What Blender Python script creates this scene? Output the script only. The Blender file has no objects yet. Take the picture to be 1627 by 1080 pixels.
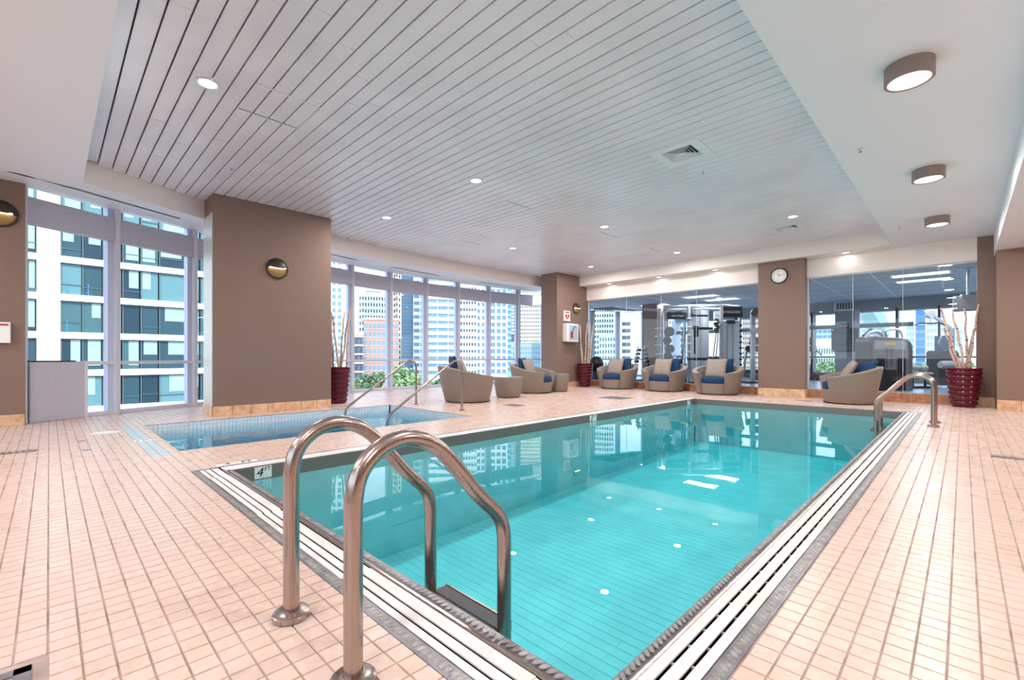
import bpy, bmesh, math, random
from mathutils import Vector, Matrix
random.seed(7)
PI = math.pi
sc = bpy.context.scene
COL = sc.collection

# ------------------------------------------------------------------ camera
T = math.radians(44.63)
CT, ST = math.cos(T), math.sin(T)
FPX, CX, HY = 726.0, 813.5, 567.0
cam_d = bpy.data.cameras.new('camera')
cam = bpy.data.objects.new('camera', cam_d)
COL.objects.link(cam)
cam.location = (0, 0, 1)
cam.rotation_euler = (PI/2, 0, T)
cam_d.sensor_width = 36
cam_d.lens = FPX/1627*36
cam_d.shift_y = (HY-540)/1627
cam_d.clip_end = 800
sc.camera = cam

# ------------------------------------------------------------------ world, sun, exposure
w = bpy.data.worlds.new('sky'); sc.world = w; w.use_nodes = True
nt = w.node_tree; nt.nodes.clear()
tc = nt.nodes.new('ShaderNodeTexCoord'); sep = nt.nodes.new('ShaderNodeSeparateXYZ')
ramp = nt.nodes.new('ShaderNodeValToRGB'); bg = nt.nodes.new('ShaderNodeBackground'); wo = nt.nodes.new('ShaderNodeOutputWorld')
nt.links.new(tc.outputs['Generated'], sep.inputs[0]); nt.links.new(sep.outputs['Z'], ramp.inputs[0])
nt.links.new(ramp.outputs[0], bg.inputs[0]); nt.links.new(bg.outputs[0], wo.inputs[0])
ramp.color_ramp.elements[0].position = 0.0; ramp.color_ramp.elements[0].color = (0.86, 0.93, 1.0, 1)
ramp.color_ramp.elements[1].position = 0.7; ramp.color_ramp.elements[1].color = (0.45, 0.66, 0.98, 1)
bg.inputs[1].default_value = 2.25
sun_d = bpy.data.lights.new('sun', 'SUN'); sun_d.energy = 5.2; sun_d.angle = 0.01; sun_d.color = (1, 0.96, 0.9)
sun = bpy.data.objects.new('sun', sun_d); COL.objects.link(sun)
sun.rotation_euler = (math.radians(40), 0, math.radians(95))
sc.view_settings.view_transform = 'Standard'; sc.view_settings.look = 'None'
sc.view_settings.gamma = 1; sc.view_settings.use_curve_mapping = False
sc.view_settings.exposure = 0.46
LAMP = 0.66
cy = sc.cycles
cy.use_denoising = True
cy.max_bounces = 10; cy.diffuse_bounces = 5; cy.glossy_bounces = 4; cy.transmission_bounces = 8
cy.transparent_max_bounces = 24; cy.volume_bounces = 0
cy.caustics_reflective = False; cy.caustics_refractive = False
cy.sample_clamp_indirect = 4.0

# ------------------------------------------------------------------ helpers
def P(u, v, z=0.0):
    d = FPX*(1-z)/(v-HY); r = (u-CX)/FPX*d
    return (r*CT-d*ST, r*ST+d*CT)
def at(u, d):
    r = (u-CX)/FPX*d
    return (r*CT-d*ST, r*ST+d*CT)
def px(u, X):
    a = (u-CX)/FPX; d = X/(a*CT-ST)
    return a*d*ST+d*CT
def zat(v, d): return 1-(v-HY)*d/FPX
def pix(x, y, z):
    r = x*CT+y*ST; d = -x*ST+y*CT
    return (CX+FPX*r/d, HY+FPX*(1-z)/d, d) if d > 0.05 else (-1e5, 0, d)

def tag(o, label=None, cat=None, group=None, kind=None):
    if label: o['label'] = label
    if cat: o['category'] = cat
    if group: o['group'] = group
    if kind: o['kind'] = kind
    return o

class MB:
    def __init__(s): s.v = []; s.f = []
    def add(s, vs, fs):
        n = len(s.v); s.v += [tuple(p) for p in vs]; s.f += [tuple(i+n for i in f) for f in fs]; return s
    def box(s, x0, y0, z0, x1, y1, z1, M=None):
        vs = [(x0,y0,z0),(x1,y0,z0),(x1,y1,z0),(x0,y1,z0),(x0,y0,z1),(x1,y0,z1),(x1,y1,z1),(x0,y1,z1)]
        if M: vs = [M @ Vector(p) for p in vs]
        return s.add(vs, [(0,3,2,1),(4,5,6,7),(0,1,5,4),(1,2,6,5),(2,3,7,6),(3,0,4,7)])
    def cbox(s, c, sz, rot=None):
        M = Matrix.Translation(c)
        if rot: M = M @ Matrix.Rotation(rot[2],4,'Z') @ Matrix.Rotation(rot[1],4,'Y') @ Matrix.Rotation(rot[0],4,'X')
        return s.box(-sz[0]/2,-sz[1]/2,-sz[2]/2,sz[0]/2,sz[1]/2,sz[2]/2,M)
    def prism(s, poly, z0, z1):
        n = len(poly)
        vs = [(x,y,z0) for x,y in poly]+[(x,y,z1) for x,y in poly]
        return s.add(vs, [tuple(range(n-1,-1,-1)), tuple(range(n,2*n))]+[(i,(i+1)%n,n+(i+1)%n,n+i) for i in range(n)])
    def quad(s, a, b, c, d): return s.add([a,b,c,d], [(0,1,2,3)])
    def lathe(s, prof, n=24, M=None, cap=True):
        vs = []; fs = []
        for r, z in prof:
            for i in range(n):
                t = 2*PI*i/n; p = Vector((r*math.cos(t), r*math.sin(t), z))
                vs.append(M @ p if M else p)
        for j in range(len(prof)-1):
            for i in range(n):
                k = (i+1)%n; fs.append((j*n+i, j*n+k, (j+1)*n+k, (j+1)*n+i))
        if cap:
            fs.append(tuple(range(n-1,-1,-1))); m = (len(prof)-1)*n; fs.append(tuple(range(m, m+n)))
        return s.add(vs, fs)
    def cyl(s, c, r, h, n=20, M=None, r2=None):
        m = Matrix.Translation(c)
        if M: m = m @ M
        return s.lathe([(r,0),(r if r2 is None else r2,h)], n, m)
    def tube(s, pts, r, n=10, cap=True):
        P3 = [Vector(p) for p in pts]; rings = []; up = None
        R = r if isinstance(r, (list, tuple)) else [r]*len(P3)
        for i, p in enumerate(P3):
            t = (P3[min(i+1,len(P3)-1)]-P3[max(i-1,0)]).normalized()
            if up is None:
                up = Vector((0,0,1)) if abs(t.z) < 0.9 else Vector((1,0,0))
            b = t.cross(up).normalized(); up = b.cross(t).normalized()
            rings.append([p+(b*math.cos(2*PI*k/n)+up*math.sin(2*PI*k/n))*R[i] for k in range(n)])
        vs = [q for g in rings for q in g]; fs = []
        for j in range(len(rings)-1):
            for i in range(n):
                k = (i+1)%n; fs.append((j*n+i, j*n+k, (j+1)*n+k, (j+1)*n+i))
        if cap: fs.append(tuple(range(n-1,-1,-1))); m = (len(rings)-1)*n; fs.append(tuple(range(m,m+n)))
        return s.add(vs, fs)
    def build(s, name, mat, parent=None, smooth=False, bev=0, kind=None, loc=None):
        me = bpy.data.meshes.new(name); me.from_pydata(s.v, [], s.f); me.update()
        bm = bmesh.new(); bm.from_mesh(me); bmesh.ops.recalc_face_normals(bm, faces=bm.faces); bm.to_mesh(me); bm.free()
        return link(name, me, mat, parent, smooth, bev, kind, loc)

def link(name, me, mat, parent=None, smooth=False, bev=0, kind=None, loc=None):
    if mat and not me.materials: me.materials.append(mat)
    o = bpy.data.objects.new(name, me); COL.objects.link(o)
    if parent: o.parent = parent
    if smooth:
        for p in me.polygons: p.use_smooth = True
        try: me.set_sharp_from_angle(angle=math.radians(40))
        except Exception: pass
    if bev:
        m = o.modifiers.new('bevel', 'BEVEL'); m.width = bev; m.segments = 2; m.limit_method = 'ANGLE'; m.harden_normals = False
    if kind: o['kind'] = kind
    if loc: o.location = loc
    return o

def empty(name, loc=(0,0,0), rz=0, label=None, cat=None, group=None, kind=None, parent=None):
    o = bpy.data.objects.new(name, None); COL.objects.link(o)
    o.location = loc; o.rotation_euler = (0,0,rz); o.empty_display_size = 0.1
    if parent: o.parent = parent
    return tag(o, label, cat, group, kind)

def copy_tree(o, parent=None):
    c = o.copy(); COL.objects.link(c); c.parent = parent
    for ch in [x for x in bpy.data.objects if x.parent == o]: copy_tree(ch, c)
    return c

def smooth_path(pts, r=0.08, n=6):
    """round the corners of a polyline"""
    V = [Vector(p) for p in pts]; out = [V[0]]
    for i in range(1, len(V)-1):
        a, b, c = V[i-1], V[i], V[i+1]
        da = min(r, (a-b).length*0.48); dc = min(r, (c-b).length*0.48)
        p0 = b+(a-b).normalized()*da; p2 = b+(c-b).normalized()*dc
        for k in range(n+1):
            t = k/n; out.append(p0*(1-t)**2+b*2*t*(1-t)+p2*t*t)
    out.append(V[-1]); return out

def spline(pts, n=6):
    V = [Vector(p) for p in pts]; out = []
    for i in range(len(V)-1):
        a = V[max(i-1,0)]; b = V[i]; c = V[i+1]; d = V[min(i+2,len(V)-1)]
        for k in range(n):
            t = k/n
            out.append(0.5*((2*b)+(c-a)*t+(2*a-5*b+4*c-d)*t*t+(3*b-a-3*c+d)*t**3))
    out.append(V[-1]); return out

def text(name, s, size, loc, rot, mat, parent=None, align='CENTER', ext=0.001, shear=0, xs=1):
    cu = bpy.data.curves.new(name, 'FONT'); cu.body = s; cu.size = size; cu.align_x = align; cu.align_y = 'CENTER'
    cu.extrude = ext; cu.shear = shear; cu.resolution_u = 3
    tmp = bpy.data.objects.new(name+'_curve', cu); me = bpy.data.meshes.new_from_object(tmp); bpy.data.objects.remove(tmp); bpy.data.curves.remove(cu)
    me.materials.clear(); me.materials.append(mat); o = bpy.data.objects.new(name, me); COL.objects.link(o)
    o.location = loc; o.rotation_euler = rot; o.scale = (xs, 1, 1)
    if parent: o.parent = parent
    return o

# ------------------------------------------------------------------ materials
def srgb(r, g, b):
    f = lambda c: ((c/255+0.055)/1.055)**2.4 if c/255 > 0.04045 else c/255/12.92
    return (f(r), f(g), f(b), 1)
def mat(name, col, rough=0.5, metal=0, spec=0.5, emit=None, es=0):
    m = bpy.data.materials.new(name); m.use_nodes = True
    b = m.node_tree.nodes['Principled BSDF']
    b.inputs['Base Color'].default_value = col; b.inputs['Roughness'].default_value = rough
    b.inputs['Metallic'].default_value = metal; b.inputs['Specular IOR Level'].default_value = spec
    if emit: b.inputs['Emission Color'].default_value = emit; b.inputs['Emission Strength'].default_value = es
    return m
def nodes(m): return m.node_tree.nodes, m.node_tree.links, m.node_tree.nodes['Principled BSDF']
def noisy(m, scale, c1, c2, detail=3, bump=0, bscale=None, coord='Position', lo=0.35, hi=0.65, stretch=None):
    N, L, b = nodes(m)
    if coord == 'Position': g = N.new('ShaderNodeNewGeometry'); src = g.outputs['Position']
    else: g = N.new('ShaderNodeTexCoord'); src = g.outputs['Object']
    if stretch:
        mp = N.new('ShaderNodeMapping'); mp.inputs['Scale'].default_value = stretch; L.new(src, mp.inputs[0]); src = mp.outputs[0]
    n = N.new('ShaderNodeTexNoise'); n.inputs['Scale'].default_value = scale; n.inputs['Detail'].default_value = detail
    L.new(src, n.inputs['Vector'])
    r = N.new('ShaderNodeValToRGB'); r.color_ramp.elements[0].position = lo; r.color_ramp.elements[1].position = hi
    r.color_ramp.elements[0].color = c1; r.color_ramp.elements[1].color = c2
    L.new(n.outputs[0], r.inputs[0]); L.new(r.outputs[0], b.inputs['Base Color'])
    if bump:
        n2 = N.new('ShaderNodeTexNoise'); n2.inputs['Scale'].default_value = bscale or scale*4; L.new(src, n2.inputs['Vector'])
        bp = N.new('ShaderNodeBump'); bp.inputs['Strength'].default_value = bump; bp.inputs['Distance'].default_value = 0.01
        L.new(n2.outputs[0], bp.inputs['Height']); L.new(bp.outputs[0], b.inputs['Normal'])
    return m

def tile_mat(name, c1, c2, c3, rough):
    """mottled clay tile; every tile has its own shade"""
    m = mat(name, c1, rough, spec=0.5); N, L, b = nodes(m)
    g = N.new('ShaderNodeNewGeometry')
    sn = N.new('ShaderNodeVectorMath'); sn.operation = 'MULTIPLY_ADD'
    sn.inputs[1].default_value = (12.5, 12.5, 0); sn.inputs[2].default_value = (0.4625, 0.0375, 0)
    L.new(g.outputs['Position'], sn.inputs[0])
    fl = N.new('ShaderNodeVectorMath'); fl.operation = 'FLOOR'; L.new(sn.outputs[0], fl.inputs[0])
    wn = N.new('ShaderNodeTexWhiteNoise'); wn.noise_dimensions = '3D'; L.new(fl.outputs[0], wn.inputs['Vector'])
    no = N.new('ShaderNodeTexNoise'); no.inputs['Scale'].default_value = 16; no.inputs['Detail'].default_value = 5; no.inputs['Distortion'].default_value = 1.2
    L.new(g.outputs['Position'], no.inputs['Vector'])
    r = N.new('ShaderNodeValToRGB'); r.color_ramp.elements[0].position = 0.38; r.color_ramp.elements[0].color = c1
    r.color_ramp.elements[1].position = 0.68; r.color_ramp.elements[1].color = c2
    L.new(no.outputs[0], r.inputs[0])
    mx = N.new('ShaderNodeMix'); mx.data_type = 'RGBA'; mx.inputs[7].default_value = c3
    mr = N.new('ShaderNodeMapRange'); mr.inputs[3].default_value = 0.0; mr.inputs[4].default_value = 0.22
    L.new(wn.outputs['Value'], mr.inputs[0]); L.new(mr.outputs[0], mx.inputs[0]); L.new(r.outputs[0], mx.inputs[6])
    # broad soiling
    n3 = N.new('ShaderNodeTexNoise'); n3.inputs['Scale'].default_value = 1.3; n3.inputs['Detail'].default_value = 6; L.new(g.outputs['Position'], n3.inputs['Vector'])
    r3 = N.new('ShaderNodeValToRGB'); r3.color_ramp.elements[0].position = 0.30; r3.color_ramp.elements[0].color = (0.965,0.95,0.945,1)
    r3.color_ramp.elements[1].position = 0.48; r3.color_ramp.elements[1].color = (1,1,1,1); L.new(n3.outputs[0], r3.inputs[0])
    mu = N.new('ShaderNodeMix'); mu.data_type = 'RGBA'; mu.blend_type = 'MULTIPLY'; mu.inputs[0].default_value = 1
    L.new(mx.outputs[2], mu.inputs[6]); L.new(r3.outputs[0], mu.inputs[7]); L.new(mu.outputs[2], b.inputs['Base Color'])
    n2 = N.new('ShaderNodeTexNoise'); n2.inputs['Scale'].default_value = 5; n2.inputs['Detail'].default_value = 4; L.new(g.outputs['Position'], n2.inputs['Vector'])
    m2 = N.new('ShaderNodeMapRange'); m2.inputs[1].default_value = 0.35; m2.inputs[2].default_value = 0.65; m2.inputs[3].default_value = rough-0.05; m2.inputs[4].default_value = rough+0.05
    L.new(n2.outputs[0], m2.inputs[0]); L.new(m2.outputs[0], b.inputs['Roughness'])
    bp = N.new('ShaderNodeBump'); bp.inputs['Strength'].default_value = 0.012; bp.inputs['Distance'].default_value = 0.004
    L.new(no.outputs[0], bp.inputs['Height']); L.new(bp.outputs[0], b.inputs['Normal'])
    return m

def glass_mat(name, tint, refl=1.0, ior=1.5):
    m = bpy.data.materials.new(name); m.use_nodes = True; N = m.node_tree.nodes; L = m.node_tree.links; N.clear()
    o = N.new('ShaderNodeOutputMaterial'); mx = N.new('ShaderNodeMixShader'); t = N.new('ShaderNodeBsdfTransparent'); g = N.new('ShaderNodeBsdfGlossy')
    t.inputs[0].default_value = tint; g.inputs['Roughness'].default_value = 0.0
    f = N.new('ShaderNodeFresnel'); f.inputs[0].default_value = ior
    ge = N.new('ShaderNodeNewGeometry'); sb = N.new('ShaderNodeMath'); sb.operation = 'SUBTRACT'; sb.inputs[0].default_value = 1
    mu = N.new('ShaderNodeMath'); mu.operation = 'MULTIPLY'; m2 = N.new('ShaderNodeMath'); m2.operation = 'MULTIPLY'; m2.inputs[1].default_value = refl
    L.new(ge.outputs['Backfacing'], sb.inputs[1]); L.new(f.outputs[0], mu.inputs[0]); L.new(sb.outputs[0], mu.inputs[1])
    L.new(mu.outputs[0], m2.inputs[0]); L.new(m2.outputs[0], mx.inputs[0])
    L.new(t.outputs[0], mx.inputs[1]); L.new(g.outputs[0], mx.inputs[2]); L.new(mx.outputs[0], o.inputs[0])
    return m

def water_mat(name, absorb, density, bump, bscale, dist=0.02):
    m = glass_mat(name, (1,1,1,1), 1.0, 1.33); N = m.node_tree.nodes; L = m.node_tree.links
    va = N.new('ShaderNodeVolumeAbsorption'); va.inputs[0].default_value = absorb; va.inputs[1].default_value = density
    out = [n for n in N if n.type == 'OUTPUT_MATERIAL'][0]; L.new(va.outputs[0], out.inputs['Volume'])
    g = N.new('ShaderNodeNewGeometry'); n = N.new('ShaderNodeTexNoise'); n.inputs['Scale'].default_value = bscale; n.inputs['Detail'].default_value = 2
    L.new(g.outputs['Position'], n.inputs['Vector'])
    bp = N.new('ShaderNodeBump'); bp.inputs['Strength'].default_value = bump; bp.inputs['Distance'].default_value = dist; L.new(n.outputs[0], bp.inputs['Height'])
    for q in N:
        if q.type in ('BSDF_GLOSSY', 'FRESNEL'): L.new(bp.outputs[0], q.inputs['Normal'])
    return m

M = {}
M['tile'] = tile_mat('clay_tile', srgb(221,188,172), srgb(226,200,187), srgb(226,208,199), 0.30)
M['grout'] = noisy(mat('grout', srgb(160,135,128), 0.7), 5, srgb(158,134,126), srgb(198,178,172), 5)
M['bluetile'] = noisy(mat('pale_blue_tile', srgb(190,208,222), 0.3), 30, srgb(214,230,242), srgb(230,240,248), 2)
M['border'] = noisy(mat('border_tile', srgb(190,204,212), 0.3), 30, srgb(182,198,206), srgb(200,212,218), 2)
M['poolwall'] = noisy(mat('pool_wall_plaster', srgb(150,214,216), 0.5), 3, srgb(142,208,211), srgb(160,220,222), 3)
M['spatile'] = noisy(mat('spa_tile', srgb(180,206,222), 0.2), 25, srgb(222,236,246), srgb(234,243,250), 2)
M['basetile'] = noisy(mat('base_tile', srgb(222,178,140), 0.4), 9, srgb(206,160,122), srgb(236,200,166), 6)
M['silltile'] = noisy(mat('sill_tile', srgb(190,130,92), 0.4), 12, srgb(172,112,76), srgb(208,150,110), 4)
M['taupe'] = noisy(mat('taupe_paint', srgb(136,110,98), 0.6), 120, srgb(129,104,93), srgb(142,116,104), 2)
M['white'] = mat('white_paint', srgb(232,228,228), 0.55)
M['soffit'] = mat('soffit_paint', srgb(230,232,238), 0.5)
M['pinkish'] = mat('fascia_paint', srgb(240,233,229), 0.6)
M['plank'] = noisy(mat('ceiling_plank', srgb(214,216,222), 0.32), 1.5, srgb(218,217,224), srgb(228,227,234), 3)
M['dark'] = mat('dark_void', srgb(70,68,70), 0.8)
M['gutter'] = mat('gutter_black', srgb(16,15,16), 0.9, spec=.1)
M['frame'] = mat('window_frame', srgb(220,221,230), 0.4)
M['frameblue'] = mat('window_frame_outer', srgb(205,214,238), 0.35)
M['spandrel'] = noisy(mat('spandrel_blind', srgb(150,146,160), 0.7), 60, srgb(190,190,204), srgb(200,200,212), 2)
M['glass'] = glass_mat('clear_glass', (0.97,0.99,1,1), 0.8)
M['gymglass'] = glass_mat('gym_glass', (0.92,0.97,1,1), 1.2)
M['metal'] = mat('brushed_steel', srgb(178,162,154), 0.22, 1.0)
N_, L_, b_ = nodes(M['metal'])
_g = N_.new('ShaderNodeTexCoord'); _m = N_.new('ShaderNodeMapping'); _m.inputs['Scale'].default_value = (300,300,8); L_.new(_g.outputs['Object'], _m.inputs[0])
_n = N_.new('ShaderNodeTexNoise'); _n.inputs['Scale'].default_value = 1; L_.new(_m.outputs[0], _n.inputs['Vector'])
_r = N_.new('ShaderNodeMapRange'); _r.inputs[3].default_value = 0.16; _r.inputs[4].default_value = 0.34; L_.new(_n.outputs[0], _r.inputs[0]); L_.new(_r.outputs[0], b_.inputs['Roughness'])
M['rim'] = noisy(mat('rim_metal', srgb(130,126,130), 0.35, 0.5), 8, srgb(126,122,128), srgb(156,152,158), 4)
M['rimwall'] = mat('rim_wall_metal', srgb(128,118,113), 0.35, 0.25)
M['bump'] = noisy(mat('rim_bump', srgb(165,160,158), 0.4, 0.5), 20, srgb(140,134,132), srgb(180,175,172), 3)
M['slat'] = noisy(mat('white_grating', srgb(240,232,228), 0.45), 4, srgb(226,216,212), srgb(246,240,238), 4)
M['plaster'] = noisy(mat('pool_plaster', srgb(222,240,240), 0.6), 3, srgb(214,234,236), srgb(230,246,246), 3)
M['poolline'] = mat('pool_joint', srgb(120,180,186), 0.6)
M['wicker'] = mat('woven_wicker', srgb(150,132,118), 0.55)
N_, L_, b_ = nodes(M['wicker'])
_g = N_.new('ShaderNodeTexCoord'); _w = N_.new('ShaderNodeTexWave'); _w.inputs['Scale'].default_value = 18; _w.bands_direction = 'Z'; _w.inputs['Distortion'].default_value = 3; _w.inputs['Detail Scale'].default_value = 6
L_.new(_g.outputs['Object'], _w.inputs['Vector'])
_r = N_.new('ShaderNodeValToRGB'); _r.color_ramp.elements[0].color = srgb(128,115,106); _r.color_ramp.elements[1].color = srgb(150,137,127)
L_.new(_w.outputs['Fac'], _r.inputs[0]); L_.new(_r.outputs[0], b_.inputs['Base Color'])
_b = N_.new('ShaderNodeBump'); _b.inputs['Strength'].default_value = 0.3; _b.inputs['Distance'].default_value = 0.004; L_.new(_w.outputs['Fac'], _b.inputs['Height']); L_.new(_b.outputs[0], b_.inputs['Normal'])
M['navy'] = noisy(mat('navy_fabric', srgb(14,58,98), 0.85), 80, srgb(10,50,88), srgb(18,66,108), 2, bump=0.2)
M['beige'] = noisy(mat('beige_fabric', srgb(160,146,134), 0.9), 80, srgb(148,135,127), srgb(168,155,146), 2, bump=0.3, bscale=40)
M['maroon'] = mat('maroon_glaze', srgb(88,8,34), 0.12)
M['soil'] = mat('soil', srgb(70,40,36), 0.9)
M['birch'] = noisy(mat('birch_bark', srgb(206,180,166), 0.7), 1, srgb(70,50,44), srgb(212,188,174), 3, coord='Object', lo=0.36, hi=0.42, stretch=(14,14,40))
M['bronze'] = mat('dark_bronze', srgb(70,60,58), 0.4, 0.5)
M['brass'] = mat('brass_bowl', srgb(150,124,84), 0.4, 0.6)
M['lampwarm'] = mat('warm_lamp', (1,0.9,0.65,1), 0.5, emit=(1,0.85,0.5,1), es=4)
M['lampwhite'] = mat('lit_diffuser', (1,1,1,1), 0.5, emit=(1,0.98,0.95,1), es=2.4)
M['lampsoft'] = mat('lit_panel', (1,1,1,1), 0.5, emit=(1,0.84,0.66,1), es=0.95)
M['trimwhite'] = mat('lamp_trim', srgb(226,228,234), 0.4)
M['drum'] = mat('drum_shade', srgb(150,132,126), 0.45, 0.2)
M['black'] = mat('black_plastic', srgb(26,26,30), 0.4)
M['blackrub'] = mat('black_rubber', srgb(20,22,26), 0.8)
M['darkgrey'] = mat('dark_grey', srgb(62,62,68), 0.5)
M['grey'] = mat('machine_grey', srgb(160,160,166), 0.4)
M['lightgrey'] = mat('light_grey', srgb(200,205,212), 0.4)
M['gymwall'] = mat('gym_wall', srgb(156,164,168), 0.7)
M['gymceil'] = mat('gym_ceiling', srgb(206,214,222), 0.8)
M['gymgrid'] = mat('ceiling_grid', srgb(250,250,252), 0.5)
M['gymfloor'] = noisy(mat('gym_floor', srgb(82,104,128), 0.3), 6, srgb(110,130,152), srgb(140,158,174), 3)
M['chrome'] = mat('chrome', srgb(200,205,210), 0.15, 1)
M['red'] = mat('red', srgb(196,24,40), 0.5)
M['pure'] = mat('white_plastic', srgb(244,244,244), 0.35)
M['yellow'] = mat('yellow', srgb(220,190,60), 0.5)
M['exit'] = mat('exit_face', srgb(245,245,245), 0.4, emit=(1,1,1,1), es=0.4)
M['exitred'] = mat('exit_letters', srgb(220,20,30), 0.4, emit=(1,0.02,0.05,1), es=1.0)
M['water'] = water_mat('pool_water', (0.16,0.86,0.90,1), 0.56, 0.025, 2.2, 0.02)
M['spawater'] = water_mat('spa_water', (0.05,0.70,0.82,1), 1.6, 0.35, 4, 0.02)
# ================================================================== FLOOR
CURVE = lambda y: -10.246-0.5125*y+0.02770*y*y           # inside line of the curtain wall
PX0, PX1, PY0, PY1 = -4.60, -0.78, 1.152, 10.90          # pool water rectangle
GX0, GX1, GY0, GY1 = -4.815, -0.522, 0.868, 11.02        # outer edge of the pool rim
SX0, SX1, SY0, SY1 = -8.50, -5.93, 0.97, 5.0             # hot tub rectangle
regions = [(-13.2,-8.5,-4.4,13.28),(-8.5,-5.93,-4.4,0.97),(-8.5,-5.93,5.0,13.28),(-5.93,GX0,-4.4,13.28),
           (GX0,GX1,-4.4,GY0),(GX0,GX1,GY1,13.28),(GX1,4.5,-4.4,13.28)]
mb = MB()
for x0,x1,y0,y1 in regions[1:]: mb.box(x0, y0, -0.25, x1, y1, -0.005)
cp = [(CURVE(q)-.12, q) for q in [-.25+k*13.53/20 for k in range(21)]]
mb.prism([(-11.9,13.28),(-11.3,13.28),(-11.3,14.4),(-11.9,14.4)], -0.25, -0.005)
mb.prism([(-8.5,-4.4),(-8.5,13.28)]+cp[::-1]+[(-10.2,-.26),(-10.2,-4.4)], -0.25, -0.005)
floor = mb.build('floor', M['grout'], kind='structure')
TP = 0.08; TG = 0.0026
def tile_geo(x0, x1, y0, y1, b=0.0012, h=0.006):
    vs = [(x0,y0,-h),(x1,y0,-h),(x1,y1,-h),(x0,y1,-h),(x0+b,y0+b,0),(x1-b,y0+b,0),(x1-b,y1-b,0),(x0+b,y1-b,0)]
    return vs, [(4,5,6,7),(0,1,5,4),(1,2,6,5),(2,3,7,6),(3,0,4,7)]
def blue_at(x, y):
    return (-8.5 < x < -5.83 and 0.70 < y < 0.86) or (-5.93 < x < -5.85 and 0.70 < y < 5.0)
drains = [(-7.18,-7.02,-1.4,-0.10), (0.20,1.3,6.62,6.84), (-2.16,-1.5,-0.72,-0.04), (-6.80,-6.42,6.62,6.92), (-6.4,-5.75,9.45,10.05),(-2.78,-2.42,12.05,12.20)]
full = []; rest = MB(); blue = MB()
random.seed(3)
for (rx0,rx1,ry0,ry1) in regions:
    ox = -0.037; oy = -0.003 if rx0 < GX1-0.1 else -0.023
    i0 = math.floor((rx0-ox)/TP); i1 = math.ceil((rx1-ox)/TP); j0 = math.floor((ry0-oy)/TP); j1 = math.ceil((ry1-oy)/TP)
    for i in range(i0, i1):
        for j in range(j0, j1):
            x0 = max(ox+i*TP+TG, rx0+0.001); x1 = min(ox+(i+1)*TP-TG, rx1-0.001)
            y0 = max(oy+j*TP+TG, ry0+0.001); y1 = min(oy+(j+1)*TP-TG, ry1-0.001)
            if x1-x0 < 0.012 or y1-y0 < 0.012: continue
            cx, cyy = (x0+x1)/2, (y0+y1)/2
            if cx < CURVE(cyy)-0.05: continue
            if any(a < cx < b and c < cyy < d for a,b,c,d in drains): continue
            if -9.55 < cx < -8.97 and 1.93 < cyy < 3.95: continue
            u, v, d = pix(cx, cyy, 0)
            if blue_at(cx, cyy): blue.add(*tile_geo(x0,x1,y0,y1)); continue
            if 0 < u < 1627 and v < 1080 and x1-x0 > 0.07 and y1-y0 > 0.07: full.append((d, cx, cyy))
            else: rest.add(*tile_geo(x0,x1,y0,y1))
full.sort()
tm = bpy.data.meshes.new('tile'); vs, fs = tile_geo(-TP/2+TG, TP/2-TG, -TP/2+TG, TP/2-TG); tm.from_pydata(vs, [], fs); tm.materials.append(M['tile'])
for d, x, y in full[:300]:
    link('tile', tm, None, floor, loc=(x, y, random.uniform(-0.0006, 0.0006)))
for d, x, y in full[300:]:
    rest.add(*tile_geo(x-TP/2+TG, x+TP/2-TG, y-TP/2+TG, y+TP/2-TG))
def quick(name, mbx, m, parent=None, kind=None):
    me = bpy.data.meshes.new(name); me.from_pydata(mbx.v, [], mbx.f); me.update(); return link(name, me, m, parent, kind=kind)
tag(quick('tile_field', rest, M['tile'], floor), kind='stuff')
tag(quick('blue_tile_border', blue, M['border'], floor), label='pale blue tile border around the hot tub', kind='stuff')

# floor drains (grated)
def drain(x0, x1, y0, y1, along, label, n):
    t = empty('floor_drain', ((x0+x1)/2, (y0+y1)/2, 0), label=label, cat='drain', group='drains in the deck')
    cx, cyy = (x0+x1)/2, (y0+y1)/2
    MB().box(x0-cx, y0-cyy, -0.03, x1-cx, y1-cyy, -0.02).build('pan', M['dark'], t)
    f = MB(); e = 0.012
    for a in ((x0,y0,x1,y0+e),(x0,y1-e,x1,y1),(x0,y0,x0+e,y1),(x1-e,y0,x1,y1)): f.box(a[0]-cx,a[1]-cyy,-0.02,a[2]-cx,a[3]-cyy,0.001)
    f.build('frame', M['rim'], t)
    for k in range(n):
        s = (k+0.5)/n
        if along == 'x': xx = x0+e+(x1-x0-2*e)*s; b = MB().cbox((xx-cx,0,-0.006),((x1-x0)/n*0.5,y1-y0-2*e,0.012),(0,0,0.35))
        else: yy = y0+e+(y1-y0-2*e)*s; b = MB().cbox((0,yy-cyy,-0.006),(x1-x0-2*e,(y1-y0)/n*0.5,0.012),(0,0,0.2))
        b.build('bar', M['rim'], t)
drain(-7.18,-7.02,-1.4,-0.10,'y','long dark slotted drain in deck at left edge of photo',26)
drain(0.20,1.3,6.62,6.74,'x','long dark slotted drain in deck right of pool',22)
t = empty('floor_drain', (-1.83,-0.38,0), label='square perforated steel drain box in near left corner of deck', cat='drain', group='drains in the deck')
MB().box(-0.33,-0.34,-0.03,0.33,0.34,-0.02).build('pan', M['dark'], t)
f = MB()
for a in ((-.33,-.34,.33,-.30),(-.33,.30,.33,.34),(-.33,-.34,-.29,.34),(.29,-.34,.33,.34)): f.box(a[0],a[1],-.02,a[2],a[3],0.0)
f.build('frame', M['rim'], t)
g = MB()
for i in range(9): g.box(-.285+i*.065,-.29,-.012,-.285+i*.065+.03,.29,-.003)
for j in range(12): g.box(-.285,-.29+j*.05,-.010,.285,-.29+j*.05+.022,-.0035)
g.build('grate', M['rim'], t)
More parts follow.
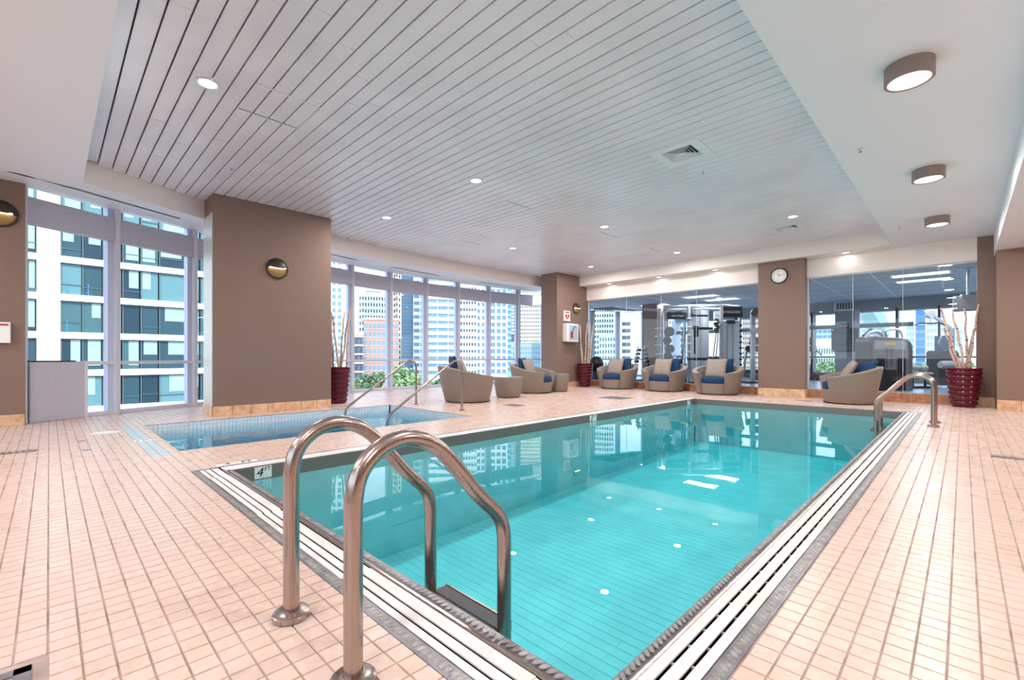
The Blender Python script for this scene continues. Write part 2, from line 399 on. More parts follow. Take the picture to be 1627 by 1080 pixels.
drain(-6.80,-6.42,6.62,6.92,'x','dark floor drain between hot tub and first ottoman',8)
drain(-6.4,-5.75,9.45,10.05,'y','wide dark floor drain in front of leftmost row armchair',12)
drain(-2.78,-2.42,12.05,12.20,'x','small dark drain in front of the clock column',8)
t = tag(MB().cyl((0,0,-0.002),0.15,0.006,32).build('access_cover', M['slat'], loc=(-8.05,0.52,0)), 'pale round access cover in deck left of hot tub', 'cover')
for k,(x,y,l) in enumerate([(-7.45,0.27,'small dark drain cap farther from the camera left of hot tub'),(-6.70,0.28,'small dark drain cap nearer the camera left of hot tub')]):
    tag(MB().cyl((0,0,-0.002),0.035,0.006,16).build('drain_cap', M['rim'], loc=(x,y,0)), l, 'drain cap')

# ================================================================== POOL
pool = empty('swimming_pool', ((PX0+PX1)/2, (PY0+PY1)/2, 0), label='long rectangular turquoise swimming pool with steel rim and white gutter grating', cat='pool')
PO = Vector(pool.location)
def pb(mbx, name, m, **k):
    mbx.v = [tuple(Vector(p)-PO) for p in mbx.v]; return mbx.build(name, m, pool, **k)
b = MB(); D0, D1 = -1.02, -1.28
b.add([(PX0,PY0,-.02),(PX1,PY0,-.02),(PX1,PY1,-.02),(PX0,PY1,-.02),(PX0,PY0,D1),(PX1,PY0,D1),(PX1,PY1,D0),(PX0,PY1,D0)],
      [(0,4,5,1),(1,5,6,2),(2,6,7,3),(3,7,4,0),(4,7,6,5)])
basin = pb(b, 'basin', M['poolwall'])
def fz(y): return D1+(D0-D1)*(y-PY0)/(PY1-PY0)
b = MB(); y = PY0+0.005; r = 0
while y < PY1-0.1:
    x = PX0+0.005-(r%2)*0.3
    while x < PX1:
        xa = max(x, PX0+.004); xb = min(x+0.6, PX1-.004)
        if xb-xa > 0.02:
            b.add([(xa,y,fz(y)+.001),(xb,y,fz(y)+.001),(xb,y+.094,fz(y+.094)+.001),(xa,y+.094,fz(y+.094)+.001),
                   (xa+.001,y+.001,fz(y)+.003),(xb-.0015,y+.001,fz(y)+.003),(xb-.0015,y+.0925,fz(y+.09)+.003),(xa+.001,y+.0925,fz(y+.09)+.003)],
                  [(4,5,6,7),(0,1,5,4),(1,2,6,5),(2,3,7,6),(3,0,4,7)])
        x += 0.6
    y += 0.1; r += 1
pb(b, 'basin_floor_tiles', M['plaster'], kind='stuff')
# steel lip along the inside of the basin
b = MB()
b.box(PX0-.002,PY0,-.128,PX0+.006,PY1,-.004); b.box(PX0,PY1-.006,-.128,PX1,PY1+.002,-.004)
b.box(PX0,PY0-.002,-.16,PX1,PY0+.006,-.02); b.box(PX1-.006,PY0,-.16,PX1+.002,PY1,-.02)
pb(b, 'rim_wall', M['rimwall'])
# gutter trough under the grating
b = MB(); b.box(GX0,GY0,-.16,GX1,PY0-.003,-.05); b.box(PX1+.003,PY0,-.16,GX1,GY1,-.05); b.box(GX0,PY0,-.16,PX0-.003,GY1,-.05); b.box(PX0,PY1+.003,-.16,PX1+.003,GY1,-.05)
pb(b, 'gutter', M['gutter'])
# near side strips run along X, right side strips along Y
near = [(0.868,0.920,'o'),(1.100,1.152,'i')]
b = MB()
b.box(GX0,0.868,-.05,GX1,0.922,.001); b.box(PX0-.06,1.100,-.05,PX1+.0,1.152,-.006)
b.box(GX1-.052,0.922,-.05,GX1,GY1-.07,.001); b.box(PX1,1.10,-.05,PX1+.042,PY1,-.006)
# left and far rims: plain
b.box(PX0-.028,1.152,-.05,PX0,PY1,-.002); b.box(GX0,0.922,-.05,GX0+.022,GY1,.001)
b.box(PX0,PY1,-.05,GX1,PY1+.07,-.002); b.box(GX0,GY1-.012,-.05,GX1,GY1,.001)
pb(b, 'rim', M['rim'])
b = MB()
b.tube([(PX0-.05,1.087,-.004),(PX1+.05,1.087,-.004)],.010,8); b.tube([(PX1+.052,1.087,-.004),(PX1+.052,PY1,-.004)],.010,8)
pb(b, 'lip_bar', M['metal'], smooth=True)
b = MB()
b.box(PX0,PY1+.07,-.05,GX1,GY1-.012,-.001)
pb(b, 'far_ledge', M['slat'])
# oval anti-slip bumps
b = MB()
def bump(x, y, ax, ay, a):
    n = 8; z = 0.0008
    ca, sa = math.cos(a), math.sin(a); vs = []
    for rr, zz in ((1,z if True else 0),(0.72,z+.003)):
        for k in range(n):
            t = 2*PI*k/n; ex, ey = ax*rr*math.cos(t), ay*rr*math.sin(t); vs.append((x+ex*ca-ey*sa, y+ex*sa+ey*ca, zz))
    b.add(vs, [(k,(k+1)%n,n+(k+1)%n,n+k) for k in range(n)]+[tuple(range(n,2*n))])
x = GX0+.05
while x < GX1-.03:
    bump(x,0.896,.021,.011,1.0); x += .031
x = PX0-.02
while x < PX1:
    bump(x,1.124,.020,.0095,1.0); x += .031
y = 1.0
while y < GY1-.1:
    bump(GX1-.026,y,.021,.0115,2.3); y += .031
y = 1.2
while y < PY1:
    bump(PX1+.021,y,.018,.0095,2.3); y += .031
me_b = pb(b, 'anti_slip_bumps', M['bump'], kind='stuff')
for v in me_b.data.vertices: pass
# white grating slats, each a piece
def slat(x0,y0,x1,y1,z=0.0): pb(MB().box(x0,y0,z-.008,x1,y1,z+random.uniform(-.0015,.0005)), 'slat', M['slat'], bev=.0015)
for k,(a,c) in enumerate([(0.928,0.959),(0.970,1.006),(1.018,1.069)]):
    cuts = [GX0+.028,-4.42+.08*k*0,-3.2,-2.0,-0.95,PX1+.05]
    for s in range(len(cuts)-1):
        dy = [0,.004,-.002,.003,0][s]; slat(cuts[s]+.001, a+dy, cuts[s+1]-.001, c+dy)
for k,(a,c) in enumerate([(-.722,-.684),(-.671,-.629),(-.616,-.580)]):
    cuts = [1.02,1.28+.05*k,3.2,5.1,7.0,9.0,PY1]
    for s in range(len(cuts)-1):
        dx = [.003,0,-.001,.001,0,.001][s]; slat(a+dx, cuts[s]+.001, c+dx, cuts[s+1]-.001)
cuts = [1.09,1.95,2.9,4.2,5.8,7.5,9.2,GY1-.014]
for s in range(len(cuts)-1): slat(GX0+.024, cuts[s]+.001, PX0-.03, cuts[s+1]-.002)
pb(MB().box(PX1+.06,.926,-.02,GX1-.056,1.018,0), 'corner_plate', M['slat'])
# small clips between slats
b = MB(); y = 1.3
while y < PY1:
    b.box(-.681,y,-.03,-.673,y+.012,-.004); b.box(-.626,y+.03,-.03,-.618,y+.042,-.004); y += .13
pb(b, 'grating_clips', M['bump'], kind='stuff')

# depth signs on the pool's left wall
M['signw'] = mat('sign_tile', srgb(240,240,240), 0.3); M['signk'] = mat('sign_black', srgb(18,18,20), 0.4)
def wall_sign(y, big, small, label, s=1.0):
    t = empty('depth_marker', (PX0+.008, y, -.058), label=label, cat='sign', group='depth markers')
    ta = MB().box(0,-.072*s,-.055,.004,.0*s,.050).build('sign_tile', M['signw'], t, bev=.001)
    tb = MB().box(0,.002,-.055,.004,.074*s,.050).build('sign_tile', M['signw'], t, bev=.001)
    text('numeral', big, .115 if s == 1 else .14, (.005,-.034*s,-.004), (PI/2,0,PI/2), M['signk'], ta, shear=.25)
    text('unit', small, .052, (.005,.038*s,.022), (PI/2,0,PI/2), M['signk'], tb)
wall_sign(1.385,'4','FT','white depth tile reading 4 FT on near end of left pool wall')
wall_sign(6.66,'3','8"','white depth tile at middle of left pool wall below hot tub deck', 1.4)
wall_sign(10.56,'3','FT','white depth tile at far corner of left pool wall')
t = empty('depth_marker', (-4.885,1.25,.0), label='white depth marker lying in deck beside near left pool corner', cat='sign', group='depth markers')
for y0,y1 in ((-.17,-.005),(.005,.17)): MB().box(-.045,y0,-.001,.045,y1,.002).build('sign_tile', M['signw'], t)
text('numeral','4',.10,(0,-.08,.003),(0,0,PI/2),M['signk'],t); text('unit','FT',.09,(0,.08,.003),(0,0,PI/2),M['signk'],t)
t = empty('depth_marker', (-7.0,0.79,.0), label='worn pale depth marker lying in blue border of hot tub', cat='sign', group='depth markers')
MB().box(-.07,-.08,-.001,.07,.08,.002).build('sign_tile', M['signw'], t)
text('numeral','3 FT',.07,(0,0,.003),(0,0,PI/2),M['signk'],t)

wtr = MB().box(PX0-.01,PY0-.01,-1.4,PX1+.01,PY1+.01,-.112).build('pool_water', M['water'])
tag(wtr, 'clear turquoise water filling the long swimming pool', 'water')

# ================================================================== HOT TUB
spa = empty('hot_tub', ((SX0+SX1)/2,(SY0+SY1)/2,0), label='sunken rectangular hot tub lined with small pale blue tiles', cat='hot tub')
SO = Vector(spa.location)
def sb_(mbx, name, m, **k):
    mbx.v = [tuple(Vector(p)-SO) for p in mbx.v]; return mbx.build(name, m, spa, **k)
b = MB()
b.add([(SX0,SY0,0),(SX1,SY0,0),(SX1,SY1,0),(SX0,SY1,0),(SX0,SY0,-1),(SX1,SY0,-1),(SX1,SY1,-1),(SX0,SY1,-1)],[(0,4,5,1),(1,5,6,2),(2,6,7,3),(3,7,4,0),(4,7,6,5)])
sb_(b, 'basin', M['bluetile'])
b = MB(); b.box(SX0,SY0,-1,SX0+.45,SY1,-.5); b.box(SX0,SY0,-1,SX1,SY0+.45,-.5)
for k in range(3): b.box(SX0,SY1-.35*(3-k),-1,SX1,SY1-.35*(2-k),-.85+.25*k)
sb_(b, 'bench', M['bluetile'])
b = MB(); q = 0.054
for r in range(5):
    z0, z1 = -.004-q*(r+1)+.0015, -.004-q*r-.0015
    n = int((SY1-SY0)/q)
    for i in range(n):
        y0 = SY0+i*q+.0015; y1 = y0+q-.003
        b.box(SX0-.001,y0,z0,SX0+.004,y1,z1); b.box(SX1-.004,y0,z0,SX1+.001,y1,z1)
    n = int((SX1-SX0)/q)
    for i in range(n):
        x0 = SX0+i*q+.0015; x1 = x0+q-.003
        b.box(x0,SY1-.004,z0,x1,SY1+.001,z1); b.box(x0,SY0-.001,z0,x1,SY0+.004,z1)
sb_(b, 'wall_tiles', M['spatile'], kind='stuff')
b = MB()
for a in ((SX0-.03,SY0-.03,SX1+.03,SY0),(SX0-.03,SY1,SX1+.03,SY1+.03),(SX0-.03,SY0,SX0,SY1),(SX1,SY0,SX1+.03,SY1)): b.box(a[0],a[1],-.03,a[2],a[3],.0015)
sb_(b, 'edge_trim', M['basetile'])
sw = MB().box(SX0-.005,SY0-.005,-1.1,SX1+.005,SY1+.005,-.125).build('hot_tub_water', M['spawater'])
tag(sw, 'rippled blue water in the sunken hot tub', 'water')

# ================================================================== CEILING
ZP, ZS, ZW = 3.753, 3.43, 3.60
F = [(-8.735,.33),(-9.02,.86),(-9.52,1.93),(-9.90,3.2),(-10.165,4.46),(-10.38,6.0),(-10.46,7.6),(-10.48,9.2),(-10.44,11.0),(-10.36,12.8)]
Fs = [(p.x,p.y) for p in spline([(x,y,0) for x,y in F], 3)]
def fx(y):
    for (xa,ya),(xb,yb) in zip(Fs, Fs[1:]):
        if ya <= y <= yb: return xa+(xb-xa)*(y-ya)/(yb-ya)
    return Fs[0][0] if y < Fs[0][1] else Fs[-1][0]
ceil = MB().prism([(CURVE(q)-.1,q) for q in [-.25+k*13.65/20 for k in range(21)]]+[(6,13.4),(6,-5),(-10.1,-5)],3.98,4.1).build('ceiling', M['white'], kind='structure')
MB().box(-10.6,.2,3.80,-.9,13.0,3.83).build('plank_backing', M['dark'], ceil)
pitch = 0.1614; y = 0.488-pitch+0.008; rows = []
random.seed(11)
vents = [(-3.03,-2.38,5.72,6.32),(-2.99,-2.36,10.76,11.36)]
panels = [(-5.72,-5.05,1.46,2.10),(-5.74,-5.06,5.65,6.32),(-5.70,-5.02,8.53,9.21),(-5.66,-5.0,10.63,11.23),(-8.44,-7.80,6.77,7.42)]
k = 0
while y < 12.80:
    y0, y1 = max(y, .333), min(y+pitch-.014, 12.80)
    if y1-y0 > .02:
        xa = fx((y0+y1)/2)+.004; xb = -1.10-.003
        if k == 0: xa = -8.70
        if 1.93 < (y0+y1)/2 < 3.95: xa = max(xa, -8.96)
        cuts = [xa]; x = xa+random.uniform(.8,3.2)
        while x < xb-.7: cuts.append(x); x += random.uniform(2.6,3.8)
        cuts.append(xb)
        # cut out vents
        for s in range(len(cuts)-1):
            segs = [(cuts[s]+.0015, cuts[s+1]-.0015)]
            for vx0,vx1,vy0,vy1 in vents:
                if vy0+.03 < (y0+y1)/2 < vy1-.03:
                    ns = []
                    for a,c in segs:
                        if a < vx0 and c > vx0: ns.append((a,vx0))
                        if c > vx1 and a < vx1: ns.append((max(a,vx1),c))
                        if c <= vx0 or a >= vx1: ns.append((a,c))
                    segs = ns
            for a,c in segs:
                if c-a < .05: continue
                z = ZP+random.uniform(-.001,.001)
                m = MB(); e = .006
                m.add([(a,y0,z+.035),(c,y0,z+.035),(c,y1,z+.035),(a,y1,z+.035),(a,y0,z+e),(c,y0,z+e),(c,y1,z+e),(a,y1,z+e),(a,y0+e,z),(c,y0+e,z),(c,y1-e,z),(a,y1-e,z)],
                      [(8,11,10,9),(4,8,9,5),(0,4,5,1),(7,6,10,11),(3,2,6,7),(0,3,7,11,8,4),(1,5,9,10,6,2)])
                m.build('plank', M['plank'], ceil)
    y += pitch; k += 1
# drywall soffits and fascias
b = MB(); Z2 = 3.98
b.box(-8.9,-4.6,ZS,.435,.33,Z2)
b.box(-1.10,.33,ZS,.435,13.40,Z2)
sf = b.build('soffit', M['soffit'], ceil)
b = MB(); b.box(-10.42,12.80,ZS,-1.10,13.40,Z2); b.build('soffit', M['pinkish'], ceil)
b = MB()
ys = [-4.6,-3,-1.5,-.25]+[q_[1] for q_ in Fs]+[13.40]
for ya, yb in zip(ys, ys[1:]):
    fa = fx(ya) if ya >= .33 else -8.735; fb = fx(yb) if yb > .33 else -8.735
    b.quad((fa,ya,ZS),(fb,yb,ZS),(CURVE(yb)-.1,yb,ZW),(CURVE(ya)-.1,ya,ZW))
b.build('soffit', M['soffit'], ceil)
b = MB()
for (xa,ya),(xb,yb) in zip(Fs, Fs[1:]):
    b.quad((xa,ya,ZS),(xb,yb,ZS),(xb,yb,ZP+.05),(xa,ya,ZP+.05))
b.build('fascia', M['pinkish'], ceil)
b = MB(); b.box(.435,-4.6,3.02,4.6,13.40,Z2); b.build('dropped_beam', M['soffit'], ceil)
b = MB(); b.box(-9.385,13.22,2.965,.203,13.40,ZS); tag(b.build('trim_1', M['pinkish']), kind='structure')
# access panels in the plank ceiling
for i,(x0,x1,y0,y1) in enumerate(panels):
    t = empty('ceiling_hatch', ((x0+x1)/2,(y0+y1)/2,ZP), label=['square access panel in plank ceiling nearest the camera','square access panel in ceiling left of the near vent','square access panel in middle of plank ceiling','square access panel in ceiling near the far fascia','square access panel in ceiling near the curved windows'][i], cat='panel', group='access panels in the plank ceiling')
    w2, h2 = (x1-x0)/2, (y1-y0)/2
    b = MB(); e = .016
    for a in ((-w2,-h2,-w2+e,h2),(w2-e,-h2,w2,h2)): b.box(a[0],a[1],-.006,a[2],a[3],.004)
    for a in ((-w2,-h2,w2,-h2+.006),(-w2,h2-.006,w2,h2)): b.box(a[0],a[1],-.004,a[2],a[3],.004)
    b.build('frame', M['trimwhite'], t)
    MB().box(-w2+e,-h2,-.0035,-w2+e+.006,h2,.0).build('shadow_gap', M['dark'], t)
# square ceiling diffusers
def diffuser(x0,x1,y0,y1,label):
    t = empty('air_vent', ((x0+x1)/2,(y0+y1)/2,ZP), label=label, cat='vent', group='square air vents in the ceiling')
    h = (x1-x0)/2
    def ring(a, b_, z0, z1, name, m):
        mm = MB(); v = []
        for s_, z in ((a,z0),(b_,z1)): v += [(-s_,-s_,z),(s_,-s_,z),(s_,s_,z),(-s_,s_,z)]
        mm.add(v, [(i_,(i_+1)%4,4+(i_+1)%4,4+i_) for i_ in range(4)]); 
        o = mm.build(name, m, t); md = o.modifiers.new('solid','SOLIDIFY'); md.thickness = .004; return o
    f = MB()
    for a in ((-h,-h,h,-h*.62),(-h,h*.62,h,h),(-h,-h*.62,-h*.62,h*.62),(h*.62,-h*.62,h,h*.62)): f.box(a[0],a[1],-.010,a[2],a[3],.002)
    f.build('frame', M['trimwhite'], t)
    MB().box(-h*.62,-h*.62,.045,h*.62,h*.62,.05).build('backing', M['black'], t)
    for q_ in range(4):
        a = h*(.60-.13*q_); ring(a, a-.05*h*1.6, -.008, .03, 'louvre', M['trimwhite'])
    MB().box(-h*.1,-h*.1,-.006,h*.1,h*.1,-.002).build('centre_plate', M['trimwhite'], t)
diffuser(*vents[0],'square louvred air vent in plank ceiling nearer the camera')
diffuser(*vents[1],'square louvred air vent in plank ceiling farther from the camera')
# sprinkler heads
for x,y,z,l in [(-.853,6.648,ZS,'sprinkler head on white soffit beside middle drum light'),(-.845,11.14,ZS,'sprinkler head on white soffit beside farthest drum light'),
              (-7.54,1.857,ZP,'sprinkler head on plank ceiling above the wide brown column'),(-2.735,6.788,ZP,'sprinkler head on plank ceiling beside the near vent'),
              (-7.688,6.813,ZP,'sprinkler head on plank ceiling near the curved windows'),(-7.576,11.37,ZP,'sprinkler head on plank ceiling near the far brown column')]:
    t = empty('sprinkler', (x,y,z), label=l, cat='sprinkler', group='ceiling sprinklers')
    MB().lathe([(.03,0),(.028,-.006),(.012,-.008)],16).build('escutcheon', M['trimwhite'], t, smooth=True)
    b = MB(); b.cyl((0,0,-.035),.007,.03,8); b.cyl((0,0,-.040),.018,.003,12); b.build('head', M['chrome'], t)
# slot diffusers in the sloped soffit
def sz(x, y):
    f_ = fx(y) if y >= .33 else -8.735; c_ = CURVE(y)-.1; return ZS+(ZW-ZS)*(f_-x)/(f_-c_)
def slot(ya, yb, off0, off1, label):
    t = empty('slot_vent', (0,0,0), label=label, cat='vent', group='slot vents over the curved windows')
    n = 10
    for s_ in range(3):
        b = MB()
        for i in range(n):
            p = []
            for yy in (ya+(yb-ya)*i/n, ya+(yb-ya)*(i+1)/n):
                x = CURVE(yy)+off0+(off1-off0)*(yy-ya)/(yb-ya)+s_*.042
                p.append((x, yy))
            for (a1,b1),(a2,b2) in [(p[0],p[1])]:
                z1, z2 = sz(a1,b1)-.004, sz(a2,b2)-.004
                b.quad((a1,b1,z1),(a2,b2,z2),(a2+.032,b2,z2-.005),(a1+.032,b1,z1-.005))
        b.build('slot', M['black'], t)
slot(-.39,1.66,.98,.93,'long dark slot vent in soffit over the left windows')
slot(4.55,5.55,1.1,1.1,'short dark slot vent in soffit just past the wide column')
slot(6.7,8.4,1.1,1.05,'dark slot vent in soffit over the middle curved windows')
slot(10.1,12.2,1.05,.95,'dark slot vent in soffit beside the far column')

# ================================================================== COLUMNS AND WALLS
def base_tiles(p0, p1, n, h, parent, th=.012, out=(1,0)):
    """row of baseboard tiles from p0 to p1"""
    for i in range(n):
        a = [p0[q_]+(p1[q_]-p0[q_])*(i/n) for q_ in (0,1)]; c = [p0[q_]+(p1[q_]-p0[q_])*((i+1)/n) for q_ in (0,1)]
        dx, dy = c[0]-a[0], c[1]-a[1]; L = math.hypot(dx,dy); ux, uy = dx/L, dy/L
        a2 = (a[0]+ux*.003, a[1]+uy*.003); c2 = (c[0]-ux*.003, c[1]-uy*.003)
        poly = [a2, c2, (c2[0]+out[0]*th, c2[1]+out[1]*th), (a2[0]+out[0]*th, a2[1]+out[1]*th)]
        MB().prism(poly, .001, h).build('base_tile', M['basetile'], parent, bev=.003)
c1 = tag(MB().box(-9.58,1.93,0,-8.97,3.95,3.80).build('column', M['taupe']), 'widest brown column beside the hot tub carrying a round wall lamp', 'column', kind='structure')
base_tiles((-8.97,1.93),(-8.97,3.95),7,.16,c1)
MB().box(-9.582,1.920,0,-8.975,1.931,3.43).build('glare_sheet', mat('window_glare_tint', srgb(196,200,194), .35), c1)  # thin pale sheet puts window glare into the colour of this side
base_tiles((-9.58,1.92),(-8.965,1.92),3,.18,c1,out=(0,-1))
c2 = tag(MB().box(-10.05,11.58,0,-9.38,13.43,3.80).build('column', M['taupe']), 'far brown column at the end of the curved windows with red heart sign', 'column', kind='structure')
base_tiles((-9.38,11.58),(-9.38,13.28),6,.16,c2); base_tiles((-10.05,11.58),(-9.38,11.58),2,.16,c2,out=(0,-1))
c3 = tag(MB().box(-3.80,12.98,0,-2.76,13.55,3.45).build('column', M['taupe']), 'brown column carrying the round wall clock', 'column', kind='structure')
base_tiles((-3.81,12.98),(-2.75,12.98),3,.2,c3,out=(0,-1)); base_tiles((-2.76,12.98),(-2.76,13.24),1,.2,c3)
wl = tag(MB().box(-10.6,-4.5,0,-9.85,-.25,3.6).build('wall_left', M['taupe']), kind='structure')
base_tiles((-9.85,-4.5),(-9.85,-.25),14,.16,wl)
wr = MB(); wr.box(.203,13.22,0,.47,13.6,3.45); wr.box(.455,12.60,0,4.7,13.6,3.03)
wr = tag(wr.build('wall_far', M['taupe']), kind='structure')
base_tiles((.455,12.60),(4.5,12.60),13,.19,wr,out=(0,-1)); base_tiles((.21,13.22),(.455,13.22),1,.19,wr,out=(0,-1))
wb_ = MB(); wb_.box(-13,-4.7,0,4.7,-4.5,.9); wb_.box(-13,-4.7,3.0,4.7,-4.5,4.0)
for x_ in (-13,-9.9,-7.2,-4.6,-2.0,.6,3.2): wb_.box(x_,-4.7,.9,x_+(1.2 if x_ in (-13,3.2) else .25),-4.5,3.0)
wb_ = tag(wb_.build('wall_back', M['taupe']), kind='structure'); MB().box(-12,-4.61,.9,4.4,-4.6,3.0).build('pane', M['glass'], wb_)  # unseen window openings added to let cool fill light in from behind
tag(MB().box(4.5,-4.7,0,4.7,13.6,4.0).build('wall_right', M['taupe']), kind='structure')
# low tiled sill under the gym glass
sill = tag(MB().box(-9.38,13.262,0,.455,13.42,.195).build('trim_2', M['grout']), kind='structure')
b = MB()
n = int((9.38+.455)/.1)
for r in range(2):
    for i in range(n):
        x0 = -9.38+i*.1; b.box(x0+.003,13.25,.002+r*.097,x0+.097,13.263,.002+r*.097+.091)
for i in range(n): b.box(-9.38+i*.1+.003,13.25,.1955,-9.38+i*.1+.097,13.35,.201)
b.build('sill_tiles', M['silltile'], sill, kind='stuff')

# ================================================================== CURTAIN WALL
def y_on_curve(u):
    lo, hi = -1.0, 20.0
    for _ in range(50):
        m = (lo+hi)/2
        if pix(CURVE(m), m, 1)[0] < u: lo = m
        else: hi = m
    return (lo+hi)/2
ys = [-.30]+[y_on_curve(183), y_on_curve(307)]
ys += [3.35, 4.70]+[y_on_curve(u) for u in (558.5,620,677,728,777,823.5)]+[14.0,15.15,16.3,17.5,18.7,19.7,20.6]
for i, (ya, yb) in enumerate(zip(ys, ys[1:])):
    a = Vector((CURVE(ya), ya, 0)); c = Vector((CURVE(yb), yb, 0)); L = (c-a).length; ang = math.atan2(c.y-a.y, c.x-a.x)
    wn = empty('window_%d' % (i+1), a, ang, kind='structure')
    gym = ya > 14.5; top = 3.0 if gym else ZW+.02; zb = .15 if gym else 0
    # local x runs along the bay, local +y points outside
    def pc(name, x0,y0,z0,x1,y1,z1, m, bev=.004): return MB().box(x0,y0,z0,x1,y1,z1).build(name, m, wn, bev=bev)
    pc('mullion', -.035,-.09,zb,.035,.12,top, M['frame'])
    pc('mullion_side', .035,.0,zb,.085,.10,top, M['frameblue']); 
    pc('mullion_side', L-.12,-.01,zb,L-.035,.10,top, M['frameblue'])
    pc('bottom_rail', .035,-.04,zb,L-.035,.08,zb+.07, M['frame'])
    pc('rail', .035,-.05,.87,L-.035,.06,.93, M['frame'])
    if not gym: sp_ = pc('spandrel', .037,-.07,3.02,L-.037,.05,3.43, M['spandrel'], .006); pc('seam', .04,-.073,3.10,L-.06,-.069,3.104, M['frame'],0).parent = sp_; pc('seam', .04,-.073,3.36,L-.06,-.069,3.364, M['frame'],0).parent = sp_
    pc('head_rail', .035,-.04,top-.02,L-.035,.08,top, M['frame'])
    pc('pane', .035,.03,zb+.07,L-.035,.04,.87, M['glass'],0); pc('pane', .035,.03,.93,L-.035,.04,3.02 if not gym else top, M['glass'],0)
    if not gym: pc('pane', .035,.03,3.43,L-.035,.04,top, M['glass'],0)
    if i == 0:
        pc('solid_panel', .06,-.09,.0,L*.60,-.02,.925, M['spandrel'], .008); pc('panel_frame', .60*L,-.09,.0,.60*L+.05,.05,.925, M['frame'])
        pc('panel_cap', .04,-.10,.925,.60*L-.12,-.01,.945, M['darkgrey'])
b = MB()
yy = [-5]+ys
for ya, yb in zip(yy, yy[1:]):
    if ya > 13.3: continue
    b.quad((CURVE(ya),ya,ZW),(CURVE(yb),yb,ZW),(CURVE(yb),yb,4.1),(CURVE(ya),ya,4.1))
tag(b.build('wall_upper', M['white']), kind='structure')
b = MB()
b.quad((-10.0,-5,-.3),(-10.0,-.25,-.3),(-10.0,-.25,4),(-10.0,-5,4)); tag(b.build('wall_rear', M['taupe']), kind='structure')

# ================================================================== GYM GLASS WALL
def gymbay(n, x0, x1, cuts):
    g = empty('window_%d' % n, (x0,13.3,0), kind='structure')
    xs = [0]+[c-x0 for c in cuts]+[x1-x0]
    for a, c in zip(xs, xs[1:]): MB().box(a+.003,-.006,.20,c-.003,.006,2.95).build('pane', M['gymglass'], g)
    MB().box(0,-.02,2.94,x1-x0,.02,2.968).build('head_rail', M['frame'], g)
    MB().box(0,-.015,.196,x1-x0,.015,.212).build('bottom_rail', M['frame'], g)
    for c in xs[1:-1]: MB().box(c-.004,-.008,.21,c+.004,.008,2.94).build('joint', M['lightgrey'], g)
    MB().box(0,-.03,.20,.03,.03,2.95).build('jamb', M['frame'], g)
gymbay(40, -9.36, -3.80, [-7.85,-6.65,-5.55])
gymbay(41, -2.76, .203, [-1.85,-.95])
# ================================================================== LADDERS AND RAILS
PROF = [(.655,0),(.655,.55),(.668,.62),(.70,.672),(.755,.712),(.83,.729),(.90,.716),(.96,.685),(1.02,.632),(1.155,.478),(1.25,.385),(1.285,.335),(1.30,.28),(1.302,.20),(1.302,-1.0)]
def ladder(loc, rz, gap, label, rail_labels, r=.029, treads=True):
    """rails run along local +x from 0 to .65; second rail offset along local y"""
    t = empty('pool_ladder', loc, rz, label=label, cat='ladder', group='pool ladders')
    for k, yo in enumerate((0, gap)):
        pts = [(p[0]-.655, yo, p[1]) for p in PROF]
        sp = spline(pts[1:-1], 5)
        MB().tube([pts[0]]+sp+[pts[-1]], r, 20).build('rail', M['metal'], t, smooth=True)
        MB().lathe([(.062,.0),(.067,.003),(.067,.021),(.061,.026),(.028,.028)], 32, Matrix.Translation((0,yo,0)), cap=False).build('flange', M['metal'], t, smooth=True)
    if treads:
        for k in range(4):
            z = -.118-.27*k
            MB().box(.555,.03 if gap > 0 else gap+.03,z-.03,.715,gap-.03 if gap > 0 else -.03,z).build('tread', M['darkgrey'], t, bev=.006)
            MB().box(.713,.03 if gap > 0 else gap+.03,z-.034,.721,gap-.03 if gap > 0 else -.03,z+.004).build('tread_edge', M['metal'], t)
            MB().box(.635,.03 if gap > 0 else gap+.03,z,.641,gap-.03 if gap > 0 else -.03,z+.002).build('grip_strip', M['blackrub'], t)
    return t
ladder((-1.84,.655,0), PI/2, -.51, 'large brushed steel pool ladder with two arched rails in foreground', None)
ladder((-.303,8.91,0), PI, -.54, 'steel pool ladder on far right edge of pool', None)
def spa_rail(x, label):
    t = empty('handrail', (x,5.43,0), label=label, cat='handrail', group='hot tub handrails')
    pts = [(0,0,0),(0,0,.70)]+[tuple(p) for p in spline([(0,0,.78),(0,-.02,.86),(0,-.075,.915),(0,-.15,.93),(0,-.22,.90),(0,-.30,.855)],5)]+[(0,-1.30,.20)]+[tuple(p) for p in spline([(0,-1.42,.12),(0,-1.50,.06),(0,-1.545,.0),(0,-1.56,-.08)],5)]+[(0,-1.56,-.6)]
    MB().tube(pts, .021, 16).build('rail', M['metal'], t, smooth=True)
    MB().lathe([(.021,0),(.055,0),(.055,.010),(.05,.014),(.021,.014)],24,cap=False).build('flange', M['metal'], t, smooth=True)
spa_rail(-8.2, 'slim steel handrail at the window end of hot tub steps')
spa_rail(-6.68, 'slim steel handrail at the pool end of hot tub steps')

